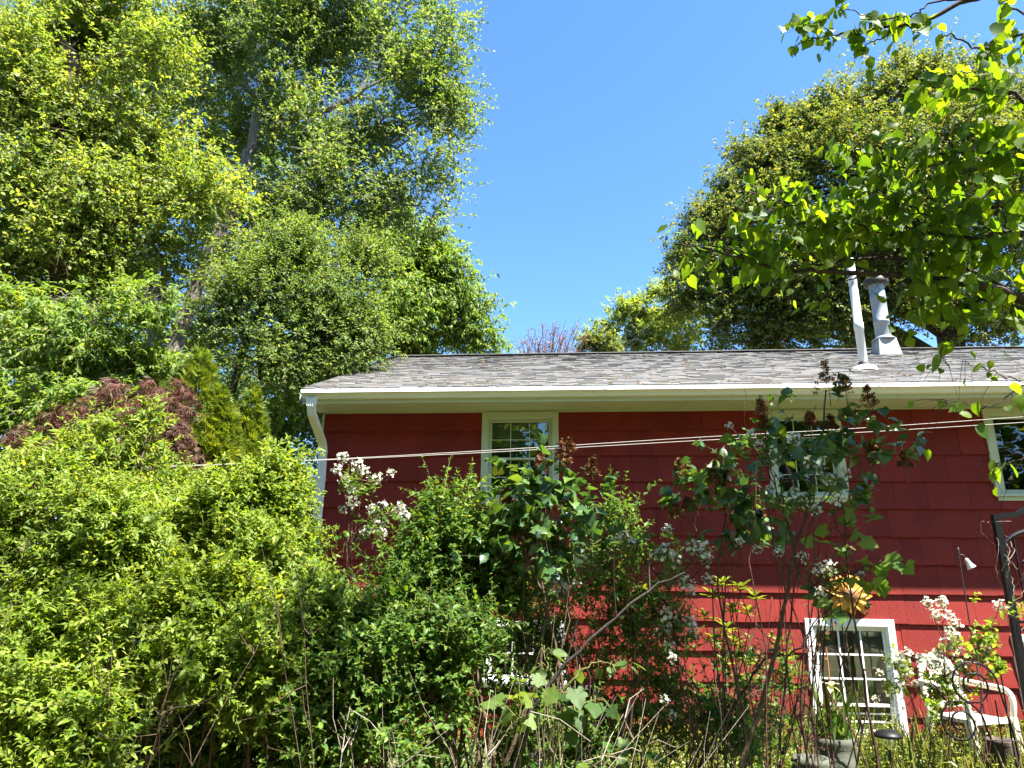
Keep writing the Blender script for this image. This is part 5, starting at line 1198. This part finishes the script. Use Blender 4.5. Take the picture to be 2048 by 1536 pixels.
def sunflower():
    c = at(1700, 1190, -.12); c[1] = -.12
    r = thing('flower_ornament', 'yellow-orange metal sunflower hung on the wall above the lower window', 'wall ornament', c); rng = np.random.default_rng(120)
    for lay, n_, R, y in ((0, 13, .30, .03), (1, 11, .25, -.01)):
        for i in range(n_):
            a = 2*np.pi*i/n_+lay*.2+rng.normal(0, .06); V, F = ovate(.2, .12, .05); V = V[:, [0, 2, 1]]*[1, 1, 1]; V[:, 0] = .05+V[:, 0]*(R-.05)/1.; V[:, 2] *= R*.9; V[:, 1] *= .35
            ca, sa = math.cos(a), math.sin(a); W = np.stack([V[:, 0]*ca-V[:, 2]*sa, -V[:, 1]+y, V[:, 0]*sa+V[:, 2]*ca], 1); W2 = W+[0, .006, 0]
            obj('petal', mesh_of('petal', [(W, F), (W2, F[:, ::-1])], M['orange']), r)
    V, F = lathe([(.0, .05), (.05, .045), (.085, .02), (.09, -.01)], 18); obj('disc', mesh_of('disc', [(np.stack([V[:, 0], -V[:, 2]-.01, V[:, 1]], 1), F)], M['flowerdisc']), r)
    obj('hook', mesh_of('hook', [tubes(np.array([[0, .0, 0], [0, .06, .02], [0, .1, .03]]), [.012]*3, 6)], M['iron']), r)
sunflower()

def bell():
    Y = -.4; t = at(1918, 1113, Y); b = np.array([t[0], Y, GZ])
    r = thing('garden_stake', 'thin rusty iron rod with a crook standing against the shaded wall', 'garden stake', b)
    p = np.concatenate([np.array([[0, 0, -.1], [0, 0, .6], [0, 0, t[2]-GZ-.02]]), np.array([[.015, 0, .015], [.04, 0, .02], [.062, 0, .005], [.066, 0, -.02]])+[0, 0, t[2]-GZ]])
    obj('rod', mesh_of('rod', [tubes(spline(p, 40), np.full(40, .0075), 6)], M['darkmetal']), r)
    q = np.array([t[0]+.072, Y, t[2]-.02]); g = thing('bell', 'small white ceramic bell hanging from the crook of the rusty rod', 'bell', q)
    V, F = lathe([(.0, 0), (.016, -.004), (.022, -.02), (.026, -.05), (.034, -.085), (.048, -.11), (.052, -.122), (.046, -.12), (.03, -.08), (.0, -.03)], 18)
    ca, sa = math.cos(-.45), math.sin(-.45); V = np.stack([V[:, 0]*ca+V[:, 2]*sa, V[:, 1], -V[:, 0]*sa+V[:, 2]*ca], 1); o = mesh_of('body', [(V, F)], M['ceramic']); obj('body', o, g)
    obj('clapper', mesh_of('clapper', [tubes(np.array([[0.01, 0, -.06], [.035, 0, -.10], [.055, 0, -.135]]), [.002, .003, .006], 6)], M['copper']), g)
    b2 = at(1654, 1420, -1.2); top = at(1652, 1296, -1.2); one('garden_stake', 'thin orange copper rod standing before the panes of the lower window', 'garden stake', (top[0], -1.2, GZ), [('rod', [tubes(np.array([[0, 0, -.1], [0, 0, .5], [0, 0, top[2]-GZ]]), [.009]*3, 6)], M['copper'], True)])
bell()

def pots():
    rng = np.random.default_rng(130)
    def drape(R, H, seed):
        s, n_ = 40, 18; a = np.arange(s)*2*np.pi/s; V = []
        for i in range(n_):
            t = i/(n_-1); rr = R*(.86+.14*math.sin(t*3.0)+.06*(t > .93)); sw = .06*R*np.sin(7*t*np.pi+1.6*np.cos(2*a))*(1 if t < .9 else .2)
            V.append(np.stack([(rr+sw)*np.cos(a), (rr+sw)*np.sin(a), np.full(s, t*H)], 1))
        V.append(np.stack([R*.72*np.cos(a), R*.72*np.sin(a), np.full(s, H)], 1)); V.append(np.stack([R*.68*np.cos(a), R*.68*np.sin(a), np.full(s, H-.08)], 1)); V.append(np.zeros((s, 3))+[0, 0, H-.08])
        F = [[i*s+j, i*s+(j+1) % s, (i+1)*s+(j+1) % s, (i+1)*s+j] for i in range(n_+2) for j in range(s)]
        return np.concatenate(V), np.array(F)
    for lab, px, pyt, Y, R in (('pale mossy stone planter with draped relief below the lower window', 1668, 1474, -3.0, .165), ('shorter grey stone planter at the bottom left of the draped planter', 1622, 1515, -3.3, .15)):
        t = at(px, pyt, Y); H = t[2]-GZ; r = thing('planter', lab, 'planter', (t[0], Y, GZ), 'stone planters'); Hh = max(H, .3)
        obj('pot', mesh_of('pot', [drape(R, Hh, 1)], M['stone']), r)
    # iris in the taller planter
    t = at(1665, 1478, -3.0); r = thing('iris_plant', 'clump of sword-like leaves with one pale yellow iris flower in the stone planter', 'plant', t)
    n = 46
    for i in range(n):
        L_ = rng.uniform(.25, .62); d = nrm(np.array([rng.normal(0, .42), rng.normal(0, .35), 1.])); s0 = np.array([rng.normal(0, .09), rng.normal(0, .07), -.04]); u = np.linspace(0, 1, 6)[:, None]; c = s0+d*L_*u; c[:, 2] -= .25*L_*u[:, 0]**3*rng.uniform(0, 1); sd = nrm(np.cross(d, rng.normal(size=3)))
        w_ = .017*np.array([.9, 1, 1, .85, .55, .05])[:, None]; V = np.concatenate([c+sd*w_, c-sd*w_, c+np.cross(d, sd)*w_*.35]); F = []
        for k in range(5): F += [[k, k+1, 13+k, 12+k], [12+k, 13+k, 7+k, 6+k]]
        obj('leaf', mesh_of('leaf', [(V, np.array(F))], L['sapling']), r)
    f = at(1662, 1372, -3.0)-t; obj('flower_stalk', mesh_of('flower_stalk', [tubes(np.array([[0, 0, -.03], f*.5+[.01, 0, 0], f]), [.006, .005, .004], 6)], M['twig_green']), r)
    V, F = ovate(.34, .5); ch = []
    for i in range(6):
        a = i*np.pi/3; e = .9 if i % 2 else -.2; X = nrm(np.array([math.cos(a), math.sin(a), e])); Zv = nrm(np.array([-math.cos(a)*e, -math.sin(a)*e, 1])); Yv = np.cross(Zv, X); ch.append((f+(V*[1, 1, 1])@np.stack([X, Yv, Zv])*.085, F))
    mt = leaf_mat('pale_yellow_petal', [(.62, .56, .22), (.72, .68, .38)], .3, .6, .2, (1, 1, .8)); obj('flower', mesh_of('flower', ch, mt), r)
    # brown urn, solar light, table, white marker
    t = at(2000, 1478, -2.2); one('urn', 'weathered brown clay urn behind the spiral scroll support', 'urn', (t[0], -2.2, GZ), [('body', [lathe([(.07, 0), (.09, .02), (.075, (t[2]-GZ)*.5), (.10, (t[2]-GZ)*.62), (.135, (t[2]-GZ)*.78), (.115, (t[2]-GZ)*.92), (.13, t[2]-GZ-.01), (.12, t[2]-GZ), (.09, t[2]-GZ-.01), (0, t[2]-GZ-.08)], 22)], M['brownclay'], True)])
    t = at(1775, 1468, -2.6); H = t[2]-GZ; one('solar_light', 'black round-capped solar garden light near the bottom of the dark cane', 'garden light', (t[0], -2.6, GZ), [('cap', [lathe([(.0, H+.035), (.06, H+.03), (.115, H+.0), (.12, H-.02), (.10, H-.026), (.05, H-.02)], 24)], M['iron'], True), ('lens', [lathe([(.05, H-.02), (.055, H-.06), (.04, H-.12), (.0, H-.125)], 18)], M['glass'], True), ('stake', [lathe([(.012, H-.12), (.012, -.1)], 8)], M['darkmetal'], True)])
    a = at(1060, 1383, -3.1); c = at(1190, 1383, -3.1); x0, x1, z = a[0], c[0], a[2]; loc = np.array([x0, -3.1, GZ]); r = thing('garden_table', 'dark weathered wooden table half hidden behind the saplings', 'table', loc)
    bx = lambda *q: (lambda k: (k[0]-loc, k[1]))(box(*q))
    for i in range(5): obj('plank', mesh_of('plank', [bx(x0-.04, x1+.04, -3.13+i*.105, -3.13+i*.105+.10, z-.03, z)], M['oldwood'], False), r)
    for x in (x0+.03, x1-.03):
        for y in (-3.08, -2.68): obj('leg', mesh_of('leg', [bx(x-.035, x+.035, y-.03, y+.04, GZ-.05, z-.031)], M['oldwood'], False), r)
    obj('stretcher', mesh_of('stretcher', [bx(x0+.066, x1-.066, -3.09, -3.05, GZ+.08, GZ+.17), bx(x0+.066, x1-.066, -3.10, -3.06, z-.12, z-.035)], M['oldwood'], False), r)
    t = at(188, 1385, -4.4); b = at(186, 1412, -4.4); one('plant_marker', 'white plastic plant marker leaning in the dark hollow at lower left', 'plant marker', (t[0], -4.4, GZ), [('blade', [bbox(-.016, .016, -.002, .002, .35, t[2]-GZ, .001), bbox(-.006, .006, -.002, .002, -.1, .349, .001)], M['ceramic'], False)])
pots()
print('objects', len(bpy.data.objects), 'tris', sum(len(o.data.polygons) for o in bpy.data.objects if o.type == 'MESH'))
